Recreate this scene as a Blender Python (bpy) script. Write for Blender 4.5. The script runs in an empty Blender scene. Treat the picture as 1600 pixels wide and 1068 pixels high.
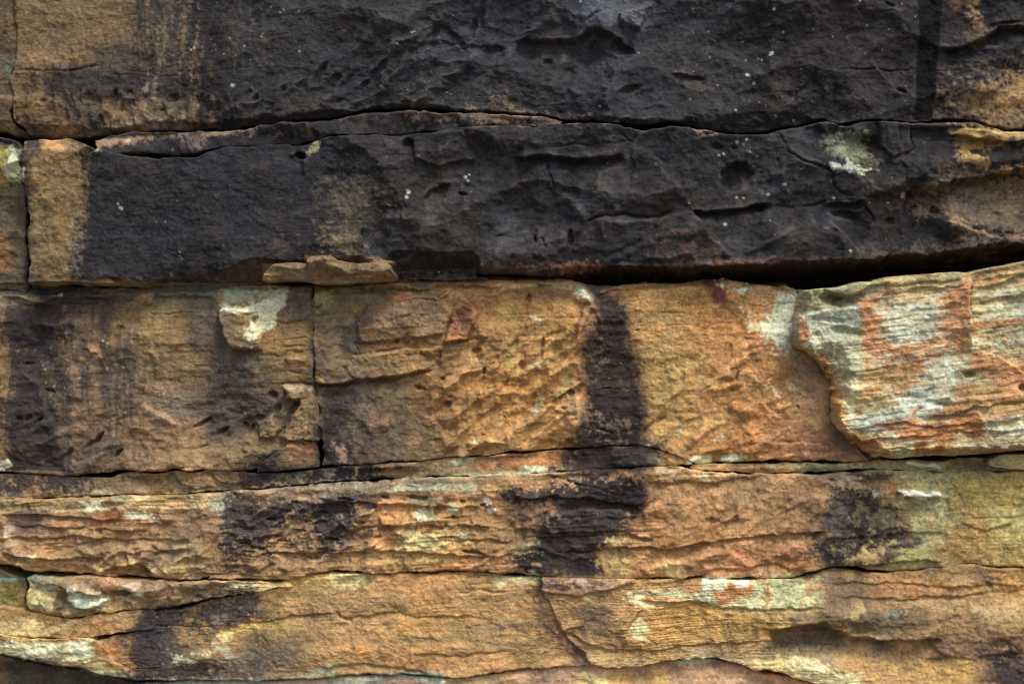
import math, time
import numpy as np
try:
    import bpy
except ImportError:
    bpy = None
T00 = time.time()

# ------------------------------------------------------------------ scale
S = 0.0025            # metres per authoring unit on the rock face (1600 units = 4 m)
CZ = 1.55             # eye height above the ground
DIST = 5.6            # camera to the mean plane of the rock face

# ------------------------------------------------------------------ camera, sky, sun
if bpy:
    sc = bpy.context.scene
    cam_d = bpy.data.cameras.new('camera')
    cam = bpy.data.objects.new('camera', cam_d)
    sc.collection.objects.link(cam)
    cam.location = (0, -DIST, CZ)
    cam.rotation_euler = (math.radians(90), 0, 0)
    cam_d.sensor_width = 36.0
    cam_d.lens = 36.0 * DIST / (1600 * S)
    cam_d.clip_end = 500
    sc.camera = cam

    SUN_EL, SUN_AZ = 58.0, 38.0      # elevation; degrees to the right of the view's back
    wd = bpy.data.worlds.new('World'); sc.world = wd; wd.use_nodes = True
    nt = wd.node_tree; bg = nt.nodes['Background']
    sky = nt.nodes.new('ShaderNodeTexSky'); sky.sky_type = 'NISHITA'
    sky.sun_disc = False
    sky.sun_elevation = math.radians(SUN_EL)
    sky.sun_rotation = math.radians(180 - SUN_AZ)
    sky.air_density = 1.0; sky.dust_density = 4.0; sky.ozone_density = 1.0
    nt.links.new(sky.outputs[0], bg.inputs[0]); bg.inputs[1].default_value = 0.1
    sd_ = bpy.data.lights.new('sun', 'SUN'); sun = bpy.data.objects.new('sun', sd_)
    sc.collection.objects.link(sun)
    sd_.energy = 1.2; sd_.angle = math.radians(15); sd_.color = (1.0, 0.97, 0.92)
    from mathutils import Vector
    az, el = math.radians(SUN_AZ), math.radians(SUN_EL)
    dvec = Vector((math.sin(az)*math.cos(el), -math.cos(az)*math.cos(el), math.sin(el)))
    sun.rotation_euler = dvec.to_track_quat('Z', 'Y').to_euler()
    sun.location = (3, -6, 8)
    vs = sc.view_settings
    vs.view_transform = 'Standard'; vs.look = 'None'; vs.gamma = 1.0
    vs.exposure = 1.1
    vs.use_curve_mapping = False
    sc.cycles.pixel_filter_type = 'BLACKMAN_HARRIS'; sc.cycles.filter_width = 1.05

# ------------------------------------------------------------------ fields over the rock face
X0, Y0, WW, HH = -210, -110, 2030, 1300
X, Y = np.meshgrid(np.arange(X0, X0+WW, dtype=np.float32), np.arange(Y0, Y0+HH, dtype=np.float32))
_kx = np.fft.rfftfreq(WW).astype(np.float32)[None, :]
_ky = np.fft.fftfreq(HH).astype(np.float32)[:, None]

def fn(seed, lx, ly, p=3.0, ang=0.0, hi=0.0):
    """fractal noise with correlation lengths lx, ly, unit variance"""
    r = np.random.default_rng(seed)
    c, s = math.cos(math.radians(ang)), math.sin(math.radians(ang))
    a = (c*_kx + s*_ky)*lx; b = (-s*_kx + c*_ky)*ly
    q = a*a + b*b
    amp = (1 + 10*q)**(-p/2)
    if hi:
        amp = amp*(1-np.exp(-(_kx**2+_ky**2)*hi*hi*20))
    f = np.fft.rfft2(r.standard_normal((HH, WW)).astype(np.float32))
    o = np.fft.irfft2(f*amp, s=(HH, WW)).astype(np.float32)
    return (o-o.mean())/o.std()

N = {
 'f': fn(1, 60, 60, 1.9), 'g': fn(2, 3, 3, 2.2), 'm': fn(3, 14, 14, 2.4),
 'h': fn(4, 90, 9, 1.9, -2), 'v': fn(5, 8, 70, 1.8), 'L': fn(6, 220, 160, 3),
 'k': fn(7, 34, 30, 2.0), 'e': fn(8, 70, 9, 2.0, -7), 'H': fn(9, 160, 5, 2.2, -1.5), 'p': fn(13, 20, 15, 1.5), 'c': fn(42, 70, 2.4, 2.3, -2.5), 'ce': fn(43, 70, 2.6, 2.3, -7),
}
WX = N['f']*3 + N['m']*1.0
WY = fn(11, 50, 30, 2.0)*2.4 + fn(12, 10, 8, 2.2)*0.8

def lin(c):
    c = np.array(c, dtype=np.float32)/255
    return np.where(c <= 0.04045, c/12.92, ((c+0.055)/1.055)**2.4).astype(np.float32)

def P(s):
    return [tuple(float(v) for v in p.split(',')) for p in s.split()]

def sl(pts, pad):
    xs = [p[0] for p in pts]; ys = [p[1] for p in pts]
    a = int(max(0, min(xs)-pad-X0)); b = int(min(WW, max(xs)+pad-X0+1))
    c = int(max(0, min(ys)-pad-Y0)); d = int(min(HH, max(ys)+pad-Y0+1))
    return (slice(c, max(c+1, d)), slice(a, max(a+1, b)))

def sdpoly(pts, x, y):
    d2 = np.full(x.shape, 1e9, np.float32); ins = np.zeros(x.shape, bool)
    n = len(pts)
    for i in range(n):
        ax, ay = pts[i]; bx, by = pts[(i+1) % n]
        ex, ey = bx-ax, by-ay
        wx, wy = x-ax, y-ay
        t = np.clip((wx*ex+wy*ey)/(ex*ex+ey*ey+1e-6), 0, 1)
        d2 = np.minimum(d2, (wx-ex*t)**2+(wy-ey*t)**2)
        if ay != by:
            c = ((ay > y) != (by > y)) & (x < ex*(y-ay)/(by-ay)+ax)
            ins ^= c
    d = np.sqrt(d2)
    return np.where(ins, -d, d)

def sdline(pts, x, y):
    d2 = np.full(x.shape, 1e9, np.float32); sg = np.ones(x.shape, np.float32); tt = np.zeros(x.shape, np.float32)
    L = [0.0]
    for i in range(len(pts)-1):
        L.append(L[-1]+math.hypot(pts[i+1][0]-pts[i][0], pts[i+1][1]-pts[i][1]))
    for i in range(len(pts)-1):
        ax, ay = pts[i]; bx, by = pts[i+1]
        ex, ey = bx-ax, by-ay
        wx, wy = x-ax, y-ay
        t = np.clip((wx*ex+wy*ey)/(ex*ex+ey*ey+1e-6), 0, 1)
        q = (wx-ex*t)**2+(wy-ey*t)**2
        m = q < d2
        d2 = np.where(m, q, d2)
        sg = np.where(m, np.sign(ex*wy-ey*wx), sg)
        tt = np.where(m, L[i]+t*(L[i+1]-L[i]), tt)
    return np.sqrt(d2), sg, tt, L[-1]

def sm(v):
    v = np.clip(v, 0, 1); return v*v*(3-2*v)

C = np.zeros((HH, WW, 3), np.float32)      # pigment
C[:] = lin((150, 116, 80))
def paint(s, col, soft=3, rough=5, a=1.0, n='f', fl=0.0):
    if fl >= 2: soft = soft*2.3; fl = fl*1.05; rough = rough*.85
    if n == 'm': n = 'p'
    pts = P(s); k = sl(pts, rough*2.6+soft+fl*2.5)
    d = sdpoly(pts, X[k], Y[k])
    if max(col) < 90 and rough > 2: d = d-.55*rough
    v = (-d + rough*N[n][k] + fl*N['g'][k])/soft + 0.5
    m = (np.clip(v, 0, 1)*a)[..., None]
    C[k] = C[k]*(1-m)+lin(col)*m

def mottle(s, col, thr=0.6, soft=0.5, a=1.0, n='f', n2=None, edge=15):
    """irregular patches of a second colour inside a region"""
    pts = P(s); k = sl(pts, edge)
    d = sdpoly(pts, X[k], Y[k])
    f = N[n][k] + (0.5*N[n2][k] if n2 else 0)
    m = np.clip((f-thr)/soft, 0, 1)*sm(0.5-d/edge)*a
    C[k] = C[k]*(1-m[..., None])+lin(col)*m[..., None]

def dots(lst, col):
    for x, y, r in lst:
        k = sl([(x, y)], r*2+3)
        d = np.hypot(X[k]+N['g'][k]*0.5*r*0.5-x, (Y[k]-y)*1.1)
        m = np.clip((r-d)/1.0+0.5, 0, 1)[..., None]
        C[k] = C[k]*(1-m)+lin(col)*m

Hf = np.zeros((HH, WW), np.float32)        # relief, same units, + is towards the viewer
GAIN = 1.7
def ledge(s, drop, fade=14, wid=2.0, lift=0.0, tap=18):
    drop *= GAIN; lift *= GAIN; fade *= 1.15
    pts = P(s); k = sl(pts, fade*3+wid+8)
    d, g, t, L = sdline(pts, X[k]+WX[k], Y[k]+WY[k])
    tp = sm(np.minimum(t, L-t)/min(tap, L*0.45))
    dn = sm(g*d/wid*0.5+0.5)
    Hf[k] += (-drop*dn*np.exp(-d/fade) + lift*(1-dn)*np.exp(-d/fade))*tp
def crack(s, w=1.6, dep=4.0, tap=12):
    dep *= 1.05
    pts = P(s); k = sl(pts, w*4+10)
    d, g, t, L = sdline(pts, X[k]+WX[k]*0.8, Y[k]+WY[k]*0.8)
    tp = sm(np.minimum(t, L-t)/min(tap, L*0.45)+0.05)
    Hf[k] -= dep*np.exp(-(d/w)**2)*tp*(0.75+0.35*np.tanh(N['m'][k]))
def pit(x, y, rx, ry, ang, dep):
    dep *= 1.35
    R = max(rx, ry)
    k = sl([(x, y)], R*1.6+8)
    c, s = math.cos(math.radians(ang)), math.sin(math.radians(ang))
    dx = X[k]+WX[k]*0.5-x; dy = Y[k]+WY[k]*0.5-y
    u = (c*dx-s*dy)/rx; v = (s*dx+c*dy)/ry
    q = u*u+v*v+0.12*N['m'][k]
    Hf[k] -= 1.25*dep*np.clip(1.25*(1-q), 0, 1)*(0.75-0.45*np.clip(v, -1, 1))
def plate(s, h, edge=3.0, rough=1.5):
    h *= 1.5
    pts = P(s); k = sl(pts, edge*2+12)
    d = sdpoly(pts, X[k]+WX[k]*0.6, Y[k]+WY[k]*0.6)+rough*N['m'][k]*0.6
    Hf[k] += h*sm(0.5-d/edge)
def bump(x, y, rx, ry, ang, h):
    h *= 1.5
    k = sl([(x, y)], max(rx, ry)*2.6)
    c, s = math.cos(math.radians(ang)), math.sin(math.radians(ang))
    u = (c*(X[k]-x)-s*(Y[k]-y))/rx; v = (s*(X[k]-x)+c*(Y[k]-y))/ry
    Hf[k] += h*np.exp(-(u*u+v*v)*1.2)
def facet(s, gx, gy, soft=6, off=0.0):
    """tilt a face: gx, gy = rise per unit to the right / downwards"""
    pts = P(s); k = sl(pts, soft+8)
    cx = sum(p[0] for p in pts)/len(pts); cy = sum(p[1] for p in pts)/len(pts)
    d = sdpoly(pts, X[k]+WX[k]*0.7, Y[k]+WY[k]*0.7)
    Hf[k] += (off+gx*(X[k]-cx)+gy*(Y[k]-cy))*sm(0.5-d/soft)
OVER = {}
def fall(key, lip, bot, dep, pw=1.0, xr=None):
    """the face turns back under a lip (two curves) by dep"""
    lp, bp = P(lip), P(bot)
    ly = np.interp(X[0], [p[0] for p in lp], [p[1] for p in lp])[None, :]+WY*0.9+WX*0.4
    by = np.interp(X[0], [p[0] for p in bp], [p[1] for p in bp])[None, :]
    t = np.clip((Y-ly)/np.maximum(by-ly, 3), 0, 1.2)
    a = xr or (lp[0][0], lp[-1][0])
    w = sm((X-a[0])/12+0.5)*sm((a[1]-X)/12+0.5)*(Y < by+12)
    if isinstance(dep, str):
        dp = P(dep); dep = np.interp(X[0], [p[0] for p in dp], [p[1] for p in dp])[None, :].astype(np.float32)
    OVER[key] = OVER.get(key, 0)-(dep*t**pw*w).astype(np.float32)

def scallop(seed, cell, k_=1.0, ax=1.0, ang=0.0):
    """hollows that meet in sharp ridges"""
    r = np.random.default_rng(seed)
    c, s = math.cos(math.radians(ang)), math.sin(math.radians(ang))
    x = X+WX*1.7; y = Y+WY*1.7
    u = (c*x-s*y)/(cell*ax)+200; v = (s*x+c*y)/cell+200
    iu = np.floor(u).astype(np.int32); iv = np.floor(v).astype(np.int32)
    jx, jy, jh = r.random((97, 89)), r.random((97, 89)), r.random((97, 89))
    best = np.full(x.shape, 9.0, np.float32)
    for a in (-1, 0, 1):
        for b in (-1, 0, 1):
            ci, cj = (iu+a), (iv+b)
            h1, h2 = ci % 97, cj % 89
            dx = u-(ci+jx[h1, h2]); dy = v-(cj+jy[h1, h2])
            best = np.minimum(best, k_*(dx*dx+dy*dy)+jh[h1, h2]*0.45)
    return (best-best.mean()).astype(np.float32)

SC1 = scallop(21, 85, 1.0, 1.5, 12)
SC2 = scallop(22, 34, 1.0, 1.6, 25)
SC3 = scallop(23, 15, 1.0, 2.2, 5)
SC4 = scallop(24, 7.5, 1.0, 1.7, 8)
GR = np.clip(N['c']-.9, 0, 2)*sm(N['f']*.5+.6); GRE = np.clip(N['ce']-.7, 0, 2)
_r = np.random.default_rng(5)
def strata(seed, slope, period, warp):
    """bedding laminae: a one-dimensional profile wandering over the face"""
    r = np.random.default_rng(seed)
    n = 4096; a = r.standard_normal(n)
    f = np.fft.rfft(a); kk = np.fft.rfftfreq(n)
    f *= np.exp(-(kk*period*0.55)**2)*np.where(kk*period > 0.12, 1, 0.25)
    p = np.fft.irfft(f, n); p /= p.std(); p = np.tanh(p*1.3)
    yy = Y*2+slope*X*2+warp*(N['L']*6+N['H']*1.2)+1200
    return np.interp(yy.ravel(), np.arange(n), p).reshape(yy.shape).astype(np.float32)
ST = strata(31, 0.035, 9, 1.6)
STE = strata(32, 0.12, 14, 2.2)
AM = sm(N['f']*0.5+N['h']*.25+0.3)

SCD = scallop(25, 20, 1.0, 3.0, 42); SCV = scallop(26, 13, 1.0, 2.2, 78); SCP = scallop(27, 12, 1.0, 1.8, 20)
# per-region weights for generic relief
def region(s, soft=30):
    pts = P(s)
    return sm(0.5-sdpoly(pts, X, Y)/soft)
R_T = region('-300,-200 1900,-200 1900,195 1250,190 1100,200 870,186 700,172 300,200 -300,212', 12)
R_D = region('-300,225 300,205 640,172 870,190 1250,195 1900,205 1900,405 1250,440 -300,440', 12)*(1-R_T)
R_M = region('-300,455 700,440 1250,450 1250,725 500,735 -300,740', 12)
R_E = region('1250,455 1500,430 1900,400 1900,712 1360,718 1300,640', 8)
R_F = region('-300,780 500,760 1000,735 1900,735 1900,885 1250,900 600,900 330,905 90,900 -300,885', 12)
R_J = region('-300,900 1900,900 1900,1400 -300,1400', 12)
lam_l = region('-300,760 560,750 1020,770 1020,900 -300,910', 50)
flatJ = region('410,905 845,905 870,960 860,1045 400,1055', 30)
flatM = region('1000,455 1240,455 1300,560 1330,715 1010,680', 30)
flatF = region('1480,735 1900,735 1900,885 1480,885', 20)
flatD = region('40,240 600,235 560,400 300,420 40,445', 50)
Hf += R_T*(SC1*34*sm((X-380)/250) + SC2*7*sm((X-300)/250+0.25) + SC3*0.8)
Hf += R_D*(1-0.8*flatD)*(SC1*36+SC2*7.0) + R_D*(SC3*0.7)
Hf += R_M*(1-0.6*flatM)*(SC1*17+SC2*6+SC3*2.4) + R_M*ST*AM*0.3
Hf += R_E*(N['e']*1.1+STE*0.9*(0.2+AM)+SC2*5+SC1*8+SC3*1.2)
Hf += R_F*(1-0.9*flatF)*(SC2*5.5+SC1*14+SC3*2.4+ST*0.45*(0.1+AM)) + R_F*lam_l*(ST*0.8*AM+SC3*4)
Hf += R_J*(1-0.85*flatJ)*(SC2*3.8+SC3*1.5+SC1*11+ST*0.3*AM) + R_J*ST*AM*0.15
Hf += N['f']*1.0 + N['m']*0.6 + N['p']*.45 + N['g']*0.2 + N['L']*1.5 + SC4*(1.0+.6*(R_F+R_J)*(1-.5*flatF)*(1-.5*flatJ))
Hf -= GR*(0.6*R_M+1.1*R_F+0.6*R_J+.4*R_T+.5*R_D)+GRE*.5*R_E
Hf += fn(41, 22, 7, 2.3, -3, 0)*0.35*(R_M+R_F+R_J+0.6*R_D+0.6*R_T)

Hf += SCD*17*region('660,600 720,540 900,500 915,560 900,720 700,730', 50)
Hf += SCD*11*region('1040,560 1150,540 1230,600 1230,715 1020,715', 40) + SCD*12*region('1020,800 1120,770 1290,780 1290,890 1000,890', 50)
Hf += SCD*15*region('380,150 560,80 700,20 760,60 700,170 400,190', 40) + SCD*9*region('60,650 220,640 220,735 60,735', 30)
Hf += SCD*9*region('300,640 470,610 490,700 400,720 300,700', 30)
Hf += SCV*9*region('20,140 300,145 380,160 360,205 20,205', 16)
Hf += SCP*13*region('370,785 560,775 640,800 620,880 350,895', 36) + SCP*11*region('130,840 330,850 325,900 120,895', 20) + SCP*7*region('620,780 800,775 800,890 620,890', 40)
Hf += SCP*8*region('45,905 340,905 340,930 110,965 50,960', 14)
_top = np.interp(X[0], [-200,0,100,210,260,400,520,650,800,930,1000,1130,1250,1300], [452,450,448,453,443,447,445,435,434,446,443,437,452,456])[None, :]
_wd = 16+7*N['f']+8*sm((760-X)/200)
_t = np.clip((_top+_wd-Y)/np.maximum(_wd, 6), 0, 1.2)*(Y > _top-8)*(Y < _top+60)*sm((1290-X)/60)
_q = _t*3.2+0.45*N['h']+0.2*N['m']
_q = (np.floor(_q)+sm((_q-np.floor(_q)-.7)/.3))/3.2
Hf -= np.where(_t > 0, np.clip(_q, 0, 1.5)*13, 0)
# ================= relief, tier by tier =================
# top tier
fall('T', '-300,196 0,190 60,196 120,193 180,196 300,190 400,180 500,176 600,165 700,168 860,180', '-300,214 100,214 300,203 400,195 600,173 700,175 860,186', 16)
fall('T', '1055,197 1080,181 1120,180 1170,178 1200,171 1250,170 1270,180 1290,184', '1055,200 1200,208 1290,190', 22)
fall('T', '880,188 935,184 985,183 1005,192 1020,196', '880,192 1000,200 1020,200', 8)
crack('35,110 60,109 90,107 120,106 150,103 162,103', 1.5, 4); crack('170,116 300,118 400,110', 1.1, 1.2)
crack('1300,108 1350,111 1430,108', 1.3, 4); crack('1465,111 1530,107 1620,108', 1.3, 3); crack('1302,81 1318,77 1332,73', 1.6, 4)
crack('78,4 88,0 96,-8', 2, 4); crack('100,40 112,38', 1.4, 3)
for a in [(140,160,14,13,0,7),(178,160,4,19,-8,6),(205,148,5,7,0,5),(194,173,4,7,0,5),(211,165,3,10,0,4),(266,155,5,10,-45,6),(252,172,3,3,0,4),
          (160,193,4,12,0,4),(114,166,4,20,0,4),(70,159,4,5,0,4),(236,152,12,8,0,3),(287,134,4,2,0,4),(390,146,3,9,-35,6),(401,155,3,8,-30,6),
          (418,168,7,8,0,4),(365,168,4,14,-20,4),(305,166,4,13,-15,4),(322,165,3,13,-20,4),(404,170,4,14,-30,5),(500,113,4,19,-32,8),(472,135,4,14,-38,6),
          (441,143,4,8,-50,5),(522,124,5,12,-40,5),(596,105,4,14,-38,6),(578,118,4,14,-45,6),(566,133,5,12,-40,6),(622,90,4,13,-50,5),(646,84,7,9,-30,5),
          (674,62,4,22,-30,6),(655,80,3,14,-35,5),(516,133,7,10,0,3),(706,78,34,14,0,9),(738,42,4,18,-15,8),(752,18,5,20,-12,7),(724,6,4,10,-20,5),
          (772,86,17,14,0,8),(830,85,14,8,0,4),(858,95,6,5,0,6),(890,114,6,10,0,7),(925,26,12,3,35,5),(935,90,42,27,10,10),(1205,150,40,10,0,3),
          (980,142,14,6,20,6),(1020,172,16,6,10,4),(690,50,26,10,-30,5),(545,165,24,9,-20,4)]:
    pit(a[0], a[1], a[2]*1.5, a[3]*1.15, a[4], a[5]*.75)
ledge('795,62 830,66 870,66 900,62 922,50 950,54 975,72 995,88', 9, 24, 4, 3)
ledge('700,180 760,120 800,60 870,10', -6, 40, 8)
plate('967,22 1012,12 1006,30 1000,46 985,42 967,34', 7, 3)
ledge('1045,116 1070,118 1110,117', 6, 9, 2, 2); ledge('960,148 985,138 995,128', 5, 14, 3)
ledge('1465,77 1500,72 1535,63 1560,46 1600,42 1700,40', 12, 22, 4, 6); pit(1570, 38, 28, 5, 8, 5)
ledge('1360,92 1380,118 1400,138 1420,146', -5, 16, 3); pit(1408,141,12,5,-10,5); pit(1388,8,12,4,-20,4)
ledge('1245,150 1262,125 1270,105', 5, 16, 3); ledge('1285,150 1282,140 1272,128', -4, 10, 3)
ledge('1100,70 1140,90 1200,120 1250,170', -4, 40, 8); ledge('880,20 900,60 860,110 820,180', 5, 60, 10)
crack('1175,95 1195,110', 1.4, 3); crack('1240,180 1250,165 1262,162', 1.5, 3)
facet('1060,200 1250,130 1330,160 1290,190 1200,206', 0.0, -0.12, 20)
bump(1540, 140, 60, 30, 0, 8)
# second tier
crack('848,248 856,275 864,295 863,303', 1.8, 5)
ledge('800,246 850,246 890,249 930,249 960,245 978,237', 8, 22, 2.5, 6)
ledge('978,237 985,234 1000,236 1025,250 1050,275 1075,300', -6, 30, 5)
ledge('864,303 895,315 910,330 925,340', -5, 18, 4)
crack('915,350 930,340 945,336 975,331 1010,333 1035,336 1045,330 1058,324', 1.7, 7)
ledge('925,344 945,338 1010,334 1035,337 1085,327 1100,345 1120,372 1145,400', -7, 34, 4)
ledge('1078,325 1100,328 1130,330 1160,326 1197,318 1205,316', 13, 10, 2, 4)
pit(1152, 275, 30, 24, 10, 12); pit(1120,230,8,7,0,7); pit(1147,231,6,6,0,6); ledge('1122,258 1124,285 1146,299 1182,296', -5, 20, 4)
pit(1105, 212, 12, 4, 5, 6); ledge('1080,203 1092,212 1118,212', -4, 8, 3)
crack('1190,325 1186,350 1165,375', 1.3, 3)
facet('1010,372 1105,350 1143,408 1060,414 960,414', 0.0, -0.35, 10)
facet('925,345 1040,338 1085,327 1105,348 1000,372 945,395 900,380', 0.02, 0.12, 10, 3)
facet('1200,330 1290,322 1272,345 1200,385 1165,395', 0.0, 0.1, 8, 4)
facet('1165,395 1272,345 1340,395 1200,410', -0.02, -0.16, 8, 2)
ledge('1290,338 1310,360 1345,395', -5, 22, 3)
ledge('1287,322 1300,316 1345,312 1352,320 1330,331', 8, 12, 3, 4); pit(1315,336,26,9,-8,7)
crack('1218,206 1230,235 1262,255 1290,265 1297,272 1303,290 1322,305', 1.8, 7)
crack('1210,228 1214,250 1222,270', 1.4, 3); crack('1196,322 1240,322 1275,321 1295,312 1340,308 1412,308', 1.6, 5)
crack('1360,300 1410,308 1412,285 1411,250', 1.4, 4); crack('1428,192 1430,230 1420,245', 1.3, 4); crack('1382,195 1384,230', 1.6, 4); crack('1404,192 1408,225', 1.6, 4)
plate('1372,192 1428,190 1424,236 1396,246 1376,228', 5, 5); plate('1290,205 1275,192 1298,186 1312,196 1300,204', 5, 4)
pit(1330, 232, 42, 22, 12, 7); pit(1395,345,8,7,0,5); pit(1462,330,7,9,0,8); pit(1435,322,7,5,0,6)
ledge('1408,303 1460,294 1500,284 1560,274 1600,270 1900,250', 17, 30, 4, 4)
bump(1540, 250, 90, 18, 6, 10); plate('1488,212 1520,204 1560,210 1600,206 1900,210 1900,222 1600,222 1560,226 1510,218', 11, 5)
ledge('1488,210 1520,203 1560,208 1600,205', -5, 10, 3)
ledge('1440,325 1485,342 1510,356 1545,368 1600,374 1900,370', -4, 20, 4)
bump(1530, 350, 80, 16, -8, 10)
pit(1420, 240, 10, 24, 0, 3)
for s in ['626,318 630,340 629,363', '608,318 602,330 603,346', '578,284 586,300 584,316', '635,310 634,330']:
    crack(s, 2.2, 4)
ledge('664,325 668,308 680,298 705,293 712,297', 7, 12, 2.5); pit(725,305,10,4,-10,6); ledge('690,286 715,284 735,284 760,268', -5, 20, 4)
ledge('590,340 640,335 700,350 740,378 800,378', -6, 40, 10)
plate('505,222 560,213 618,214 632,240 622,262 560,270 505,262', 3, 12)
plate('644,216 664,205 724,203 738,232 740,250 690,262 650,250', 5, 5)
pit(637, 224, 9, 12, 0, 9); pit(466, 244, 13, 8, 0, 12); ledge('440,238 462,255 472,252', 6, 10, 3)
ledge('725,202 738,232 740,250', 5, 14, 3)
crack('845,235 900,225 960,228 982,222', 1.4, 3); crack('960,205 985,225 1010,200', 1.5, 4)
pit(145, 236, 13, 5, 25, 12)
ledge('562,360 562,390', -7, 20, 5); pit(562,372,3,12,0,5); crack('770,375 795,372', 2, 5); pit(836,372,4,8,0,6); pit(892,372,5,16,0,6); pit(850,375,3,7,0,4)
ledge('600,398 640,392 700,390 742,386', 0, 8)
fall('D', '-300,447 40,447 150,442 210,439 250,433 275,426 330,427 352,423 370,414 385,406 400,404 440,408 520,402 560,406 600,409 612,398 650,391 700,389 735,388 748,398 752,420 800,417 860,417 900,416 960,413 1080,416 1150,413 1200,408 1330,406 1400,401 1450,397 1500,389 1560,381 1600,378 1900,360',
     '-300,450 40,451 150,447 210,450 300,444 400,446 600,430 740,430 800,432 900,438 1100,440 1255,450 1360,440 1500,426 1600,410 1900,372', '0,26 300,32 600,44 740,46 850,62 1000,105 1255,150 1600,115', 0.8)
# third tier
for y_, s in [(0,'0,462 60,470 110,462 160,468 240,462 330,462'), (1,'20,475 90,473 150,474 240,466'), (2,'500,462 560,455 640,452 700,446 760,450 800,446')]:
    ledge(s, 5, 8, 2, 2)
crack('620,472 660,466 676,470 700,458 716,452 740,452', 1.8, 6); crack('560,456 640,452 660,460', 1.5, 5); crack('745,462 780,465 800,452', 1.8, 5)
plate('675,466 700,452 716,450 700,462 682,470', 5, 3)
for a in [(143,689,4,26,-50,9),(181,709,3,13,-50,8),(105,708,4,12,-30,6),(317,660,4,18,-55,8),(346,673,4,14,-55,8),(392,672,5,11,-35,7),(428,615,8,7,0,8),
          (462,636,5,15,-28,7),(435,638,5,10,-20,6),(407,652,8,6,0,5),(60,660,4,14,-40,5),(45,655,4,8,-40,4),(320,696,8,3,20,4),(380,668,5,6,0,4),
          (42,570,12,4,0,5),(30,655,6,4,0,4),(75,610,8,3,-15,4),(187,512,9,4,0,3),(465,551,10,4,0,4)]:
    pit(*a)
plate('341,484 350,478 375,480 398,484 402,500 412,530 411,545 366,546 352,528 342,500', 12, 4)
ledge('222,628 240,640 262,652 292,664', -5, 26, 3); ledge('322,648 350,640 372,648', -3, 16, 4)
ledge('60,700 95,672 130,668 150,676', -5, 18, 4); ledge('98,735 130,715 165,700', -3, 16, 4)
ledge('30,575 60,600 75,640 95,690', -4, 20, 4)
crack('440,600 470,600 490,602', 2, 7, 6); crack('400,552 445,555 450,548 470,548', 1.6, 5); crack('405,500 445,503 484,500', 1.8, 5)
crack('440,530 484,528', 1.4, 3); crack('440,541 484,540', 1.4, 3.5); crack('430,563 484,566', 1.3, 3); crack('450,580 484,583', 1.3, 3); crack('230,488 265,490 330,487', 1.2, 2.5); crack('100,493 200,492', 1, 1.5)
plate('448,606 489,606 496,640 501,672 500,690 450,688 440,680 455,655 470,630 452,622', 7, 5); plate('404,660 425,648 440,665 432,680 410,680', 6, 4)
plate('448,560 476,558 475,566 452,568', 4, 3); plate('143,478 150,470 112,520 100,535 104,525', 0, 3)
plate('100,520 110,520 108,532 100,532', 4, 3); plate('143,546 148,538 155,552 142,554', 4, 3); plate('104,608 118,602 125,622 103,618', 3, 4)
ledge('150,732 190,733 260,733 300,729', 4, 8, 2)
# middle block
crack('550,538 600,532 650,527 695,521', 1.8, 6); crack('545,554 580,552 620,545 680,541 700,540 720,536 765,529', 2.0, 8)
crack('488,602 540,598 556,593 600,594 630,588 660,582 680,577', 2.1, 9)
ledge('545,554 600,550 640,544 690,541', -4, 16, 3); ledge('690,541 692,556 686,570 676,580', 7, 22, 3)
ledge('488,600 540,596 600,592 650,584 676,578', 7, 18, 2.5, 4)
plate('560,536 620,531 695,520 706,490 690,470 664,462 620,466 575,476 556,500', 4, 7)
crack('548,520 552,540 560,560', 1.4, 3); crack('530,570 545,582 560,595', 1.3, 3); ledge('492,480 505,470 520,466', -4, 12, 3)
plate('488,470 492,456 520,452 526,462 505,472 492,478', 5, 4); plate('489,482 505,478 503,488 490,490', 4, 3)
plate('708,485 714,474 728,467 740,476 748,490 747,506 736,516 728,532 697,534 700,516 707,505 705,494', 8, 3)
ledge('765,529 750,545 748,560 752,575', 6, 26, 4); ledge('765,440 720,470 712,480', 0, 9)
for a in [(620,533,5,5,0,6),(744,551,10,6,20,8),(757,581,4,8,0,7),(655,605,8,5,-15,7),(665,608,4,4,0,5),(692,593,4,4,0,6),(701,632,6,6,0,7),(705,620,5,4,0,4),
          (825,471,5,12,-10,6),(848,545,4,21,-5,7),(817,571,7,8,0,7),(893,613,7,6,0,9),(882,637,4,3,0,6),(888,688,5,6,0,8),(805,540,5,14,-20,4),(793,600,3,10,-25,4),
          (1151,586,3,9,-10,5),(1145,610,3,5,0,4),(1033,655,4,12,-60,5),(995,515,5,2,0,3),(860,640,5,12,-50,4),(835,622,3,10,-40,3),(775,640,3,12,-45,3),
          (1040,706,4,4,0,4),(540,575,3,9,-30,3),(1140,550,4,12,-5,3),(1246,634,2,4,0,5)]:
    pit(*a)
ledge('905,445 925,462 932,476 915,520 902,556 912,580 914,598 900,606 914,625 915,642 898,672 902,690 897,705', -8, 26, 4)
ledge('925,470 915,490 905,520 880,560 850,600', 5, 30, 3)
plate('929,480 945,476 965,485 972,500 940,505', 4, 6)
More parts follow.
